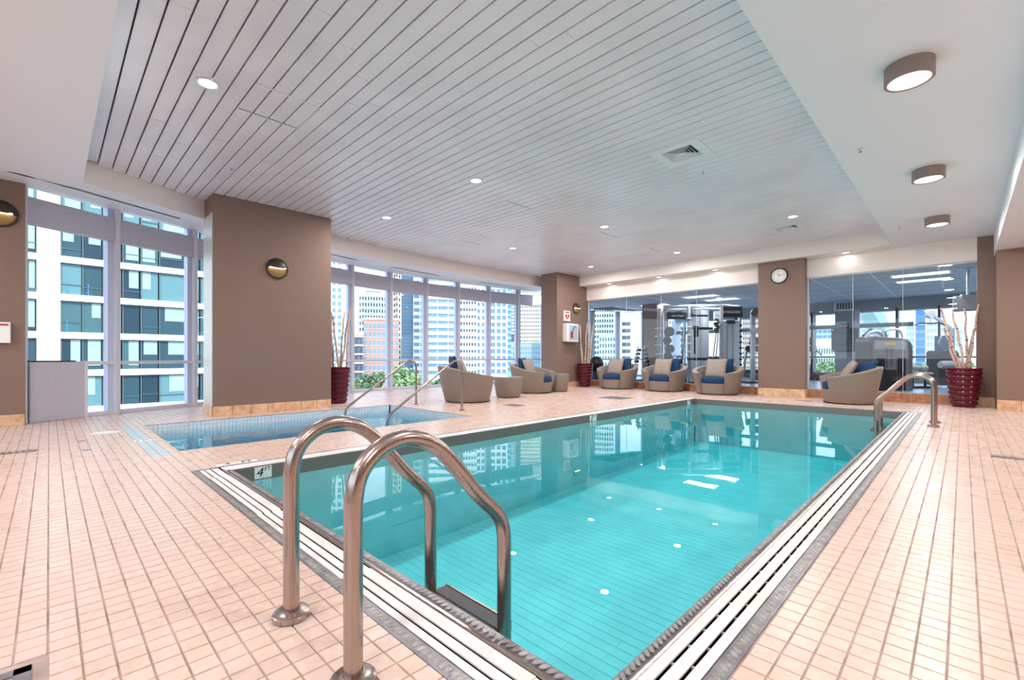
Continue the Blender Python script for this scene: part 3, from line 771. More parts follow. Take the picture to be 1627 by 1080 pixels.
# ================================================================== ARMCHAIRS, OTTOMANS, PILLOWS
def chair_proto():
    t = empty('armchair')
    n = 40; a0 = math.radians(36); vs = []; fs = []
    prof_n = 9
    for i in range(n+1):
        th = a0+(2*PI-2*a0)*i/n                      # 0 = front (+x)
        k = (1-math.cos(th))/2; k = max(0,(k-.10)/.90)
        ht = .575+.225*(k**1.15)
        ro_b, ro_t = .485, .485+.155*(ht/.80)
        ri_t = ro_t-.135; ri_b = .37
        c, s = math.cos(th), math.sin(th)
        ring = [(ro_b-.01,.025),(ro_b,.04),((ro_b+ro_t)/2+.006,ht*.5),(ro_t,ht-.02),(ro_t-.012,ht),(ri_t+.012,ht),(ri_t,ht-.015),((ri_b+ri_t)/2,.5*ht+.1),(ri_b,.25)]
        for r, z in ring: vs.append((r*c, r*s, z))
    m = prof_n
    for i in range(n):
        for j in range(m):
            k = (j+1)%m; fs.append((i*m+j, (i+1)*m+j, (i+1)*m+k, i*m+k))
    fs.append(tuple(range(m-1,-1,-1))); fs.append(tuple(n*m+j for j in range(m)))
    MB().add(vs, fs).build('shell', M['wicker'], t, smooth=True)
    # seat base: drum with bulging front
    MB().lathe([(.395,.03),(.405,.03),(.435,.29),(.425,.30),(.05,.30)],40,Matrix.Translation((.055,0,0))).build('seat_base', M['wicker'], t, smooth=True)
    MB().lathe([(.04,.30),(.40,.30),(.425,.315),(.43,.36),(.43,.42),(.415,.45),(.38,.465),(.04,.47)],40,Matrix.Translation((.05,0,0))).build('seat_cushion', M['navy'], t, smooth=True)
    b = MB()
    for k in range(6):
        th = PI/6+k*PI/3; b.cyl((.40*math.cos(th),.40*math.sin(th),0),.025,.03,10)
    b.build('feet', M['black'], t)
    MB().lathe([(.47,.012),(.475,.028),(.40,.028)],40,cap=False).build('base_ring', M['black'], t)
    return t
def pillow(name_mat, loc, rot, s=.54, th=.16, label='', group=''):
    n = 14; vs = []; fs = []
    for side in (1, -1):
        for i in range(n+1):
            for j in range(n+1):
                u, v = i/n*2-1, j/n*2-1
                e = max(0,(1-abs(u)**2.6))*max(0,(1-abs(v)**2.6))
                z = side*th/2*(e**.42)
                q = 1-.055*(1-abs(u)**2)*(abs(v)**3) ; q2 = 1-.055*(1-abs(v)**2)*(abs(u)**3)
                wob = .006*math.sin(u*7+v*3)*e
                vs.append((u*s/2*q2, v*s/2*q, z+wob))
    m = (n+1)**2
    for i in range(n):
        for j in range(n):
            a = i*(n+1)+j; fs.append((a,a+1,a+n+2,a+n+1)); fs.append((m+a,m+a+n+1,m+a+n+2,m+a+1))
    mb_ = MB().add(vs, fs)
    o = mb_.build('throw_pillow', name_mat, None, smooth=True)
    bm = bmesh.new(); bm.from_mesh(o.data); bmesh.ops.remove_doubles(bm, verts=bm.verts, dist=.0005); bm.to_mesh(o.data); bm.free()
    for p in o.data.polygons: p.use_smooth = True
    o.location = loc; o.rotation_euler = rot
    return tag(o, label, 'pillow', group)
proto = chair_proto()
def d2(dx, dy): return math.atan2(dy, dx)
# name, x, y, facing angle, label
A0 = math.radians
chairs = [
 ('A', -7.99, 6.67, A0(62),  'taupe woven tub armchair seen from behind beside the hot tub handrails'),
 ('B', -8.63, 9.61, A0(15),  'taupe tub armchair in profile between the two ottomans by the windows'),
 ('C', -7.84, 12.70, A0(-84), 'tub armchair leftmost of the facing row, beside the far maroon planter'),
 ('D', -6.30, 12.78, A0(-84), 'tub armchair in the middle of the facing row before gym glass'),
 ('E', -4.74, 12.72, A0(-86), 'tub armchair rightmost of the facing row, next to clock column'),
 ('F', -1.78, 12.18, A0(203), 'taupe tub armchair in side view right of the clock column'),
]
for i, (k, x, y, a, l) in enumerate(chairs):
    o = proto if i == 0 else copy_tree(proto)
    o.location = (x,y,0); o.rotation_euler = (0,0,a)
    o.scale = (1.07,1.07,1) if k != 'F' else (.95,.95,1)
    tag(o, l, 'armchair', 'woven tub armchairs around the pool')
def put_pillow(ch, m, fwd, side, z, lean, yaw, label, s=.54, roll=0):
    k, x, y, a, l = [c for c in chairs if c[0] == ch][0]
    px_ = x+fwd*math.cos(a)-side*math.sin(a); py_ = y+fwd*math.sin(a)+side*math.cos(a)
    # pillow plane: local x horizontal, y up, normal forward
    R = Matrix.Rotation(a+yaw+PI/2,4,'Z') @ Matrix.Rotation(PI/2-lean,4,'X') @ Matrix.Rotation(roll,4,'Z')
    return pillow(m, (px_,py_,z), R.to_euler(), s, .15, label, 'throw pillows on the armchairs')
B_, N_v = M['beige'], M['navy']
put_pillow('A', N_v, -.30, .06, .76, .22, .05, 'navy pillow showing above the armchair by hot tub handrails', .56)
put_pillow('A', B_, -.16, -.22, .70, .30, -.35, 'beige pillow corner behind the armchair by hot tub handrails', .50)
put_pillow('B', N_v, -.32, .0, .715, .22, .1, 'navy pillow against back of the armchair between ottomans')
put_pillow('B', B_, -.14, .02, .69, .38, .0, 'beige pillow leaning in the armchair between ottomans')
put_pillow('C', N_v, -.22, .10, .70, .30, .1, 'navy pillow behind beige one in armchair beside far planter')
put_pillow('C', B_, -.02, -.07, .69, .34, -.12, 'beige pillow in front in armchair beside far planter', .56)
put_pillow('D', N_v, -.22, .14, .70, .30, .1, 'navy pillow behind beige one in middle armchair of row')
put_pillow('D', B_, -.02, -.05, .69, .34, -.14, 'beige pillow in front in middle armchair of row', .56)
put_pillow('E', N_v, -.22, .08, .70, .30, .1, 'navy pillow behind beige one in armchair nearest clock column')
put_pillow('E', B_, -.02, -.04, .69, .34, -.08, 'beige pillow in front in armchair nearest clock column', .56)
put_pillow('F', N_v, -.26, .05, .68, .62, .25, 'navy pillow in the side-view armchair right of clock column', .54, roll=.15)
put_pillow('F', B_, -.0, .02, .69, .50, -.1, 'beige pillow in the side-view armchair right of clock column', .52, roll=-.1)
def ottoman(x, y, r, h, label, off=0.0):
    t = empty('ottoman', (x,y,0), off, label=label, cat='ottoman', group='woven ottomans')
    MB().lathe([(r*.78,.02),(r*.80,.03),(r*1.0,h-.02),(r*.99,h),(r*.9,h+.002)],40).build('body', M['wicker'], t, smooth=True)
    MB().lathe([(r*.93,h),(r*.93,h+.012),(.01,h+.014)],40).build('glass_top', mat('ottoman_top', srgb(150,176,196), .15), t, smooth=True)
    b = MB()
    for k in range(4): b.cyl((r*.7*math.cos(k*PI/2+.4),r*.7*math.sin(k*PI/2+.4),0),.02,.03,10)
    b.build('feet', M['black'], t)
ottoman(-8.05,8.02,.37,.50,'round woven ottoman between the two window-side armchairs')
ottoman(-8.36,10.42,.30,.50,'small woven ottoman in front of the far brown column')

# ================================================================== PLANTERS
def planter(x, y, label, branches, seed):
    t = empty('planter', (x,y,0), seed, label=label, cat='planter', group='maroon planters with birch poles')
    prof = [(.10,0),(.165,0),(.17,.01)]; n = 7; h0 = .02; H = .74
    for k in range(n):
        za = h0+(H-h0)*k/n; zb = h0+(H-h0)*(k+1)/n
        for q_ in range(1,7):
            s = q_/6; z = za+(zb-za)*s; base = .170+.088*((z/H)**.75)
            prof.append((base+.018*math.sin(PI*s)**.7 if s < 1 else base-.005, z))
    prof += [(.27,.745),(.272,.775),(.262,.782),(.245,.775),(.24,.72),(.02,.71)]
    MB().lathe(prof,40).build('pot', M['maroon'], t, smooth=True)
    MB().lathe([(.24,.69),(.2,.735),(.01,.74)],20,cap=False).build('soil', M['soil'], t)
    rnd = random.Random(int(seed*100))
    for bx,by,tx,ty,tz in branches:
        p = []
        for k in range(7):
            s = k/6; p.append((bx+(tx-bx)*s+rnd.uniform(-.018,.018)*(0<k<6), by+(ty-by)*s+rnd.uniform(-.018,.018)*(0<k<6), .70+(tz-.70)*s))
        sp = spline(p,5); m = len(sp)
        MB().tube(sp,[.026-.009*i/m+.002*math.sin(i*1.7) for i in range(m)],10).build('birch_pole', M['birch'], t, smooth=True)
# offsets along image right (CT,ST)
def rr(a, b): return (a*CT-b*ST, a*ST+b*CT)
def br(lst):
    out = []
    for b0, t0, z, dp in lst:
        bx, by = rr(b0, dp*.3); tx, ty = rr(t0, dp); out.append((bx,by,tx,ty,z))
    return out
def planter_i(x, y, label, lst, seed):
    # branches given in image-right offsets, planter rotation kept zero
    planter(x, y, label, br(lst), seed)
def fixrot():
    for o in bpy.data.objects:
        if o.name.startswith('planter') and o.parent is None: o.rotation_euler = (0,0,0)
planter_i(-9.66,4.40,'maroon ribbed planter with birch poles beside the wide brown column',[(-.10,-.20,2.0,.1),(.05,-.10,1.95,-.1),(.06,.22,2.02,.08),(.02,.10,1.98,.15),(.18,.28,2.04,0),(-.14,-.14,1.9,0)],.1)
planter_i(.01,12.88,'maroon ribbed planter with birch poles in the right corner',[(-.05,-.46,1.98,.0),(.0,-.32,1.93,-.1),(-.06,-.28,1.60,.12),(.12,.06,1.98,.05),(.08,.14,1.55,-.05),(.06,.36,2.06,.05)],.2)
planter_i(-9.08,12.70,'maroon ribbed planter with birch poles by far brown column',[(-.05,-.22,2.1,.0),(-.08,-.15,2.1,.1),(.0,.06,2.15,-.1),(.08,.18,2.12,.05),(.12,.30,2.1,0)],.3)
fixrot()

# ================================================================== WALL ITEMS
def sconce(loc, rz, label):
    t = empty('wall_lamp', loc, rz, label=label, cat='wall lamp', group='round bronze wall lamps')   # faces local +x
    R = Matrix.Rotation(PI/2,4,'Y')
    MB().lathe([(.12,0),(.19,0),(.192,.02),(.178,.03),(.172,.022),(.165,.012)],40,R,cap=False).build('ring', M['bronze'], t, smooth=True)
    # hood: upper quarter of a flattened sphere
    vs = []; fs = []; n, m = 20, 8
    for j in range(m+1):
        ph = PI/2*j/m
        for i in range(n+1):
            th = PI*i/n; r = .178*math.cos(ph)
            vs.append((.02+.095*math.sin(ph), -r*math.cos(th), r*math.sin(th)*1.0))
    for j in range(m):
        for i in range(n): a = j*(n+1)+i; fs.append((a,a+1,a+n+2,a+n+1))
    o = MB().add(vs,fs).build('hood', M['bronze'], t, smooth=True); md = o.modifiers.new('s','SOLIDIFY'); md.thickness = .004
    # lower bowl, shallow concave brass
    vs = []; fs = []
    for j in range(m+1):
        ph = PI/2*j/m
        for i in range(n+1):
            th = PI*i/n; r = .17*math.cos(ph); vs.append((.008+.03*math.sin(ph), -r*math.cos(th), -r*math.sin(th)))
    fs = []
    for j in range(m):
        for i in range(n): a = j*(n+1)+i; fs.append((a,a+1,a+n+2,a+n+1))
    MB().add(vs,fs).build('bowl', M['brass'], t, smooth=True)
    MB().box(.03,-.15,.002,.10,.13,.010).build('lamp_tube', M['lampwarm'], t)
sconce((-8.97,2.94,2.62),0,'round bronze wall lamp on the wide brown column')
sconce((-9.38,12.60,2.65),0,'round bronze wall lamp on the far brown column')
sconce((-9.85,-.50,3.06),0,'round bronze wall lamp cut by left photo edge')
t = empty('heart_sign', (-9.38,12.06,2.36), label='small white square sign with red heart on far brown column', cat='sign')
bx_ = MB().box(0,-.16,-.17,.05,.16,.17).build('box', M['pure'], t, bev=.008)
hp = []
for k in range(28):
    a = 2*PI*k/28; hp.append((16*math.sin(a)**3/16*.115, (13*math.cos(a)-5*math.cos(2*a)-2*math.cos(3*a)-math.cos(4*a))/16*.105))
b = MB(); n = len(hp); b.add([(.051,x,z-.02) for x,z in hp]+[(.055,x,z-.02) for x,z in hp],[tuple(range(n,2*n))]+[(i,(i+1)%n,n+(i+1)%n,n+i) for i in range(n)]); b.build('heart', M['red'], bx_)
MB().box(.051,-.10,.10,.054,.10,.135).build('bar', M['black'], bx_)
b = MB(); b.add([(.056,.02,.05),(.056,-.03,-.02),(.056,.0,-.02),(.056,-.01,-.09),(.056,.04,-.0),(.056,.012,.0)],[(0,1,2,3,4,5)]); b.build('bolt', M['pure'], bx_)
t = empty('wall_cabinet', (-9.38,12.16,1.80), label='white defibrillator cabinet on far brown column under heart sign', cat='cabinet')
MB().box(0,-.30,-.30,.20,.32,.30).build('body', M['pure'], t, bev=.02)
dr_ = MB().box(.20,-.20,-.25,.205,.26,.25).build('door', mat('cabinet_door', srgb(180,200,216), .2), t, bev=.004)
MB().box(.205,-.12,-.17,.215,.0,.03).build('device', M['red'], dr_, bev=.004)
MB().tube(spline([(.21,-.05,.02),(.21,.05,.17),(.21,.16,.22)],5),.012,8).build('curved_mark', M['darkgrey'], dr_)
t = empty('wall_cabinet', (-9.85,-.49,1.36), label='small white cabinet with red band cut by left photo edge', cat='cabinet')
MB().box(0,-.16,-.16,.09,.10,.14).build('body', M['pure'], t, bev=.01)
MB().box(.088,-.14,.09,.094,.08,.115).build('band', M['red'], t)
# clock
t = empty('wall_clock', (-3.31,12.98,3.05), label='round black-rimmed wall clock on the brown column', cat='clock')
R = Matrix.Rotation(PI/2,4,'X')
MB().lathe([(.0,.0),(.19,.0),(.195,.012),(.19,.034),(.178,.04),(.17,.028)],48,R,cap=False).build('rim', M['black'], t, smooth=True)
dial = MB().lathe([(.172,.012),(.172,.022),(.0001,.022)],48,R,cap=False).build('dial', M['pure'], t)
b = MB()
for k in range(60):
    a = 2*PI*k/60; L = .012 if k%5 else .022; b.cbox((.158*math.sin(a),-.0235,.158*math.cos(a)),(.004 if k%5 == 0 else .002,.002,L),(0,a,0))
b.build('minute_marks', M['black'], dial, kind='stuff')
for k in range(1,13):
    a = 2*PI*k/12; text('numeral', str(k), .036, (.128*math.sin(a),-.0235,.128*math.cos(a)), (PI/2,0,0), M['black'], dial)
for name, a, L, w_ in (('hour_hand', math.radians(336), .085, .009), ('minute_hand', math.radians(76), .135, .006)):
    MB().cbox((math.sin(a)*L*.42,-.0255,math.cos(a)*L*.42),(w_,.003,L),(0,a,0)).build(name, M['black'], t)
MB().lathe([(.008,.022),(.008,.03),(.001,.03)],12,R).build('hub', M['black'], t)

# ================================================================== LAMPS
def disc_light(loc, r, power, col=(1,.96,.91)):
    l = bpy.data.lights.new('lamp_light','AREA'); l.shape = 'DISK'; l.size = 2*r; l.energy = power*LAMP; l.color = col
    return l
def downlight(x, y, z, r, label, power, group):
    t = empty('downlight', (x,y,z), label=label, cat='ceiling light', group=group)
    tr_ = MB().lathe([(r*.80,.0),(r*1.04,-.002),(r*1.06,-.008),(r*.98,-.012),(r*.80,-.006)],32,cap=False).build('trim', M['trimwhite'], t, smooth=True)
    MB().lathe([(.0001,-.0045),(r*.82,-.0045),(r*.82,.0)],32,cap=False).build('lens', M['lampwhite'], t)
    l = disc_light(None, r*.8, power); o = bpy.data.objects.new('bulb', l); COL.objects.link(o); o.parent = t; o.location = (0,0,-.02)
names = {(-5.41,1.12):'nearest the camera',( -5.41,4.68):'at center of plank ceiling beyond the access panel',(-8.1,4.68):'above the planter by the wide column',(-8.1,8.24):'above the armchairs by the windows',
         (-5.39,8.24):'in middle of ceiling short of the far end',(-5.36,11.62):'near far fascia above the row of armchairs',(-8.06,11.58):'near the far brown column',(-2.375,10.24):'beside the far square air vent'}
PW = 60
for (x,y),l in names.items(): downlight(x,y,ZP,.10,'recessed ceiling light '+l,PW,'recessed lights in the plank ceiling')
for x,l in [(-8.35,'leftmost in the far soffit'),(-6.58,'second from left in the far soffit'),(-4.915,'in far soffit beside the clock column'),(-1.94,'in far soffit right of the clock column')]:
    downlight(x,13.03,ZS,.085,'recessed light '+l,1.5,'recessed lights in the far soffit')
for y,l in [(5.03,'nearest bronze drum ceiling light on the right'),(8.0,'middle of the three bronze drum ceiling lights'),(10.86,'farthest of the three bronze drum ceiling lights'),(2.1,'bronze drum ceiling light outside the photo just overhead'),(-.8,'bronze drum ceiling light outside the photo behind the camera'),(-3.4,'bronze drum ceiling light outside the photo by the back wall')]:
    t = empty('drum_light', (-.32,y,ZS), label=l, cat='ceiling light', group='bronze drum ceiling lights')
    sh_ = MB().lathe([(.01,0),(.165,0),(.165,-.135),(.160,-.138),(.142,-.136),(.142,-.11),(.01,-.11)],48).build('shade', M['drum'], t, smooth=True)
    MB().lathe([(.0001,-.128),(.141,-.128),(.141,-.12)],40,cap=False).build('diffuser', M['lampwhite'], t)
    l_ = disc_light(None,.13,PW*.62); o = bpy.data.objects.new('bulb', l_); COL.objects.link(o); o.parent = t; o.location = (0,0,-.145)
for x,y in [(-8.1,-2.4),(-5.4,-2.4),(-2.7,-2.4),(2.6,0),(2.6,4),(2.6,8),(2.6,11.5)]:  # unseen downlights added to brighten and even out the room light
    z = 3.02 if x > .4 else ZS
    downlight(x,y,z,.10,'added recessed fill light out of view '+('on the beam, row %s from the far wall' % {0:'four',4:'three',8:'two',11.5:'one'}[y] if x > .4 else 'behind the camera toward the %s' % {-8.1:'windows',-5.4:'middle',-2.7:'right'}[x]),PW,'added recessed lights outside the view')
# exit sign hanging to the right of the camera, seen mirrored in the gym glass
t = empty('exit_sign', (.18,2.1,3.02), label='hanging exit sign with red letters outside the photo', cat='sign')
MB().box(-.19,-.02,-.0,.19,.02,.20).build('housing', M['pure'], t, bev=.005)
text('letters','EXIT',.17,(0,.0215,.10),(PI/2,0,PI),M['exitred'],t)
MB().cyl((0,0,.20),.01,.21,8).build('stem', M['pure'], t)
# ================================================================== GYM ROOM
GF = .15; GZ = 3.02; GY1_ = 20.8
gcur = [(-11.35,13.42),(-11.72,14.1)]+[(CURVE(q)-.12,q) for q in [14.6+k*6.3/12 for k in range(13)]]
gf = tag(MB().prism(gcur+[(6,21.0),(6,13.42)],0,GF).build('floor_gym', M['gymfloor']), kind='structure')
b = MB()
gc = tag(MB().prism(gcur+[(6,21.0),(6,13.42)],GZ+.02,GZ+.2).build('ceiling_gym', M['dark']), kind='structure')
x = -12.4
while x < 4.5:
    y = 13.45
    while y < 20.6:
        if x > CURVE(y+1.2)-.1 and x > CURVE(y)-.1: MB().box(x+.012,y+.012,GZ+.004,x+1.188,y+1.188,GZ+.018).build('ceiling_tile', M['gymceil'], gc)
        y += 1.2
    x += 1.2
b = MB()
x = -12.4
while x < 4.6:
    y_ = 13.42
    while CURVE(y_) > x and y_ < 20: y_ += .1
    if x > -11: b.box(x-.02,y_,GZ,x+.02,21,GZ+.02)
    x += 1.2
y = 13.45
while y < 20.8: b.box(CURVE(y),y-.02,GZ,6,y+.02,GZ+.02); y += 1.2
b.build('ceiling_grid', M['gymgrid'], gc)
for i,(x,y) in enumerate([(-6.2,15.2),(-6.0,16.5),(-.75,14.9),(-.75,16.1),(-8.5,16.5),(1.2,16.0)]):
    t = empty('panel_light',(x,y,GZ),label=['lit rectangular light panel in gym ceiling above the machine rig','second lit light panel in gym ceiling behind the rig','lit light panel in gym ceiling right of clock column, nearer','lit light panel in gym ceiling right of clock column, farther','lit light panel in gym ceiling near the windows','lit light panel in gym ceiling at the right end'][i],cat='ceiling light',group='light panels in the gym ceiling')
    MB().box(-.56,-.27,-.012,.56,.27,.004).build('frame', M['gymgrid'], t)
    for s in (-1,1): MB().box(-.52,s*.13-.10,-.016,.52,s*.13+.10,-.010).build('diffuser', M['lampsoft'], t)
    l = bpy.data.lights.new('lamp_light','AREA'); l.shape='RECTANGLE'; l.size=1.0; l.size_y=.4; l.energy = 48*LAMP; l.color=(1,.97,.95)
    o = bpy.data.objects.new('tube', l); COL.objects.link(o); o.parent = t; o.location=(0,0,-.03)
# beams and far wall of the gym (piers between windows)
gb = MB(); gb.box(-9.6,20.5,2.62,6,21.1,3.05); gb.box(5.8,13.6,0,6,21.1,3.2)
gw = tag(gb.build('wall_gym_far', M['gymwall']), kind='structure')
def pier(u0, u1, m, name='pier'):
    xs = []
    for u in (u0,u1):
        a = (u-CX)/FPX; d = 20.5/(a*ST+CT); xs.append(a*d*CT-d*ST)
    MB().box(xs[0],20.45,0,xs[1],21.0,2.7).build(name, m, gw); return xs
pier(1327,1358,M['gymwall']); pier(1358,1366,M['lightgrey'],'reveal'); pier(1068,1074,M['frame'],'post')
gx = [];
for u in (1170,1290,1425,1492,1553): gx += pier(u-2,u+2,M['darkgrey'],'post')[:1]
MB().box(-9.5,20.55,GF,6,20.95,.42).build('low_wall', M['gymwall'], gw)
MB().box(-9.5,20.6,.97,6,20.68,1.03).build('rail', M['darkgrey'], gw)
MB().box(-9.5,20.6,2.05,-1.2,20.7,2.2).build('transom', M['gymwall'], gw)
for xa, xb in zip([-9.4]+gx, gx+[5.8]): MB().box(xa+.05,20.70,.42,xb,20.71,2.62).build('pane', M['glass'], gw)
# vent, sign, picture on grey pier
def onpier(u, v): 
    a = (u-CX)/FPX; d = 20.43/(a*ST+CT); return a*d*CT-d*ST, zat(v,d)
x,z = onpier(1341,486); t = empty('wall_vent',(x,20.44,z),label='white framed vent grille on the grey gym pier',cat='vent')
MB().box(-.30,-.03,-.17,.30,0,.17).build('frame',M['pure'],t,bev=.01)
MB().box(-.25,-.035,-.12,.25,-.028,.12).build('recess',M['black'],t)
for k in range(6): MB().box(-.24+.085*k,-.045,-.11,-.21+.085*k,-.034,.11).build('slat',M['lightgrey'],t)
x,z = onpier(1342,518); t = empty('wall_sign',(x,20.44,z),label='small dark red sign on the grey gym pier',cat='sign')
MB().box(-.13,-.02,-.09,.13,0,.09).build('plate',mat('dark_red',srgb(120,20,40),.5),t); text('letters','EXIT',.12,(0,-.022,0),(PI/2,0,0),M['pure'],t)
x,z = onpier(1342,540); t = empty('wall_picture',(x,20.44,z),label='dark picture panel held by four studs on grey pier',cat='picture')
MB().box(-.40,-.03,-.43,.40,-.012,.43).build('panel',noisy(mat('panel_print',srgb(40,50,80),.15),5,srgb(18,24,44),srgb(60,70,100),4),t)
for sx in (-1,1):
    for sz_ in (-1,1): MB().cyl((sx*.35,-.012,sz_*.38),.018,.03,10,Matrix.Rotation(PI/2,4,'X')).build('stud',M['chrome'],t)
# round grey column and brown pier in the gym
x,y = at(1110,17.2); tag(MB().cyl((x,y,0),.36,3.05,32).build('column',mat('gym_column',srgb(168,176,186),.5),smooth=True),'round grey column behind the machine rig in the gym','column',kind='structure')
x,y = at(1036,17.6); tag(MB().box(x-.3,y-.2,0,x+.3,y+.3,3.05).build('column',M['taupe']),'brown gym column seen above the middle armchair','column',kind='structure')
# ---- functional rig
rig = empty('training_rig', at(1125,15.6)+(GF,), T, label='tall steel cable training rig behind the gym glass', cat='gym machine')
RS = 15.6/FPX
def rx(u): return (u-1125)*RS
def rz_(v): return 1-(v-HY)*RS-GF
def rt(pts, r, m, name='tube', n=8): MB().tube(pts,r,n).build(name,m,rig,smooth=True)
for u,y in [(1061,.1),(1091,-.2),(1142,-.2),(1180,.2),(1127,.7),(1062,.9),(1196,.9)]:
    MB().box(rx(u)-.045,y-.045,0,rx(u)+.045,y+.045,rz_(486)).build('post',M['grey'],rig,bev=.008)
b = MB()
for u,y in [(1091,-.2),(1142,-.2),(1061,.1)]:
    for k in range(14): b.cyl((rx(u),y-.055,.35+k*.12),.012,.01,6,Matrix.Rotation(PI/2,4,'X'))
b.build('post_holes',M['black'],rig,kind='stuff')
rt([(rx(1061),.1,rz_(487)),(rx(1091),-.2,rz_(487)),(rx(1142),-.2,rz_(486)),(rx(1180),.2,rz_(486)),(rx(1196),.9,rz_(487))],.04,M['lightgrey'],'top_rail')
rt([(rx(1061),.1,rz_(491)),(rx(1127),.7,rz_(487)),(rx(1180),.2,rz_(490))],.035,M['grey'],'top_rail')
rt([(rx(1098),.1,rz_(487)),(rx(1108),.4,rz_(500))],.04,M['darkgrey'],'strut')
MB().box(rx(1095),-.05,rz_(503),rx(1124),.02,rz_(500)).build('cross_bar',M['black'],rig)
MB().box(rx(1098),-.15,rz_(524),rx(1130),-.08,rz_(520)).build('cross_bar',M['black'],rig)
def pl(u0,v0,u1,v1,y,m,name='panel',bev=.01): return MB().box(rx(u0),y,rz_(v1),rx(u1),y+.06,rz_(v0)).build(name,m,rig,bev=bev)
pl(1061,495,1090,507,.0,M['black'],'header_panel'); pl(1148,487,1179,504,-.05,M['black'],'header_panel'); pl(1132,495,1142,508,-.12,M['lightgrey'],'info_plate')
text('lettering','SYNRGY360',.110,(rx(1161),-.052,rz_(496)),(PI/2,0,0),M['pure'],rig)
text('lettering','LIFE FITNESS',.078,(rx(1077),-.003,rz_(502)),(PI/2,0,0),M['pure'],rig,shear=.3)
text('lettering','360',.07,(rx(1137),-.122,rz_(502)),(PI/2,0,0),M['signk'],rig)
pl(1145,508,1179,598,.1,M['lightgrey'],'shroud',.03); 
for u in (1157,1166): pl(u-1,516,u+1,580,.07,M['grey'],'groove',0)
pl(1156,508,1169,514,.03,M['darkgrey'],'handle_plate')
for u in (1159,1165): rt([(rx(u-2),.0,rz_(511)),(rx(u+2),.0,rz_(511))],.02,M['black'],'grip')
for v in range(515,600,9): MB().box(rx(1177),.06,rz_(v+3),rx(1181),.12,rz_(v)).build('hook',M['black'],rig)
# suspension straps and hanging bags
rt([(rx(1134),-.3,rz_(508)),(rx(1131),-.3,rz_(535)),(rx(1127),-.3,rz_(566))],.02,M['black'],'strap')
rt([(rx(1135),-.3,rz_(508)),(rx(1134),-.3,rz_(540)),(rx(1131),-.3,rz_(568))],.02,M['black'],'strap')
for k in range(6): MB().cbox((rx(1133+3*math.sin(k*2)),-.28,rz_(509+k*3)),(.10,.08,.06),(.3*k,.4,k)).build('clip',M['black'],rig)
rt([(rx(1127),-.3,rz_(566)),(rx(1126),-.3,rz_(573))],.025,M['yellow'],'strap_end')
rt([(rx(1099),-.2,rz_(518)),(rx(1100),-.2,rz_(535)),(rx(1100),-.2,rz_(562))],.03,M['black'],'rope')
MB().cbox((rx(1102),-.2,rz_(527)),(.16,.1,.38)).build('hanging_pad',M['black'],rig,bev=.03)
for q in (0,1):
    rt(spline([(rx(1083+q*4),-.1,rz_(520)),(rx(1081+q*3),-.15,rz_(545)),(rx(1082+q),-.1,rz_(570))],5),.022,M['darkgrey'],'rope')
for v in (507,520,533,546,559):
    rt([(rx(1087),-.26,rz_(v)),(rx(1093),-.26,rz_(v))],.025,M['lightgrey'],'peg')
# storage rack with plates at the left bay
for k,v in enumerate((521,534,548,562)):
    MB().box(rx(1045),.0,rz_(v)-.015,rx(1061),.3,rz_(v)+.015).build('shelf',M['lightgrey'],rig)
for v,u,r in ((527,1062,.17),(541,1059,.14),(554,1063,.15),(566,1060,.14)):
    MB().cyl((rx(u),-.05,rz_(v)),r,.07,20,Matrix.Rotation(PI/2,4,'X')).build('weight_plate',M['darkgrey'],rig,smooth=True)
# kettlebell handles
for i,u in enumerate((1066,1073,1080)):
    x,y = at(u,15.2); k = empty('kettlebell',(x,y,GF+.62),T,label='black kettlebell on the low rack behind middle armchair, %s' % ['leftmost','middle one','rightmost'][i],cat='kettlebell',group='kettlebells on the rack')
    MB().lathe([(.01,0),(.07,.0),(.10,.06),(.09,.14),(.04,.18),(.01,.18)],16).build('bell',M['black'],k,smooth=True)
    MB().tube(spline([(-.06,0,.13),(-.075,0,.22),(0,0,.28),(.075,0,.22),(.06,0,.13)],4),.014,8).build('handle',M['black'],k,smooth=True)
x,y = at(1074,15.25); kr = empty('storage_rack',(x,y,GF),T,label='low black storage rack under the kettlebells',cat='rack')
MB().box(-.32,-.12,.58,.32,.12,.62).build('shelf',M['black'],kr)
for sx in (-.3,.3): MB().box(sx-.02,-.1,0,sx+.02,.1,.58).build('leg',M['black'],kr)
# weight bench
x,y = at(1117,14.9); bn = empty('weight_bench',(x,y,GF),T,label='black padded weight bench behind the rightmost row armchair',cat='bench')
MB().box(-.48,-.14,.74,.48,.14,.83).build('pad',M['blackrub'],bn,bev=.02)
for sx in (-.40,.40): MB().tube([(sx,0,.74),(sx*.8,0,.02)],.03,8).build('leg',M['chrome'],bn)
MB().tube([(-.40,-.2,.02),(-.40,.2,.02)],.03,8).build('foot',M['black'],bn); MB().tube([(.40,-.2,.02),(.40,.2,.02)],.03,8).build('foot',M['black'],bn)
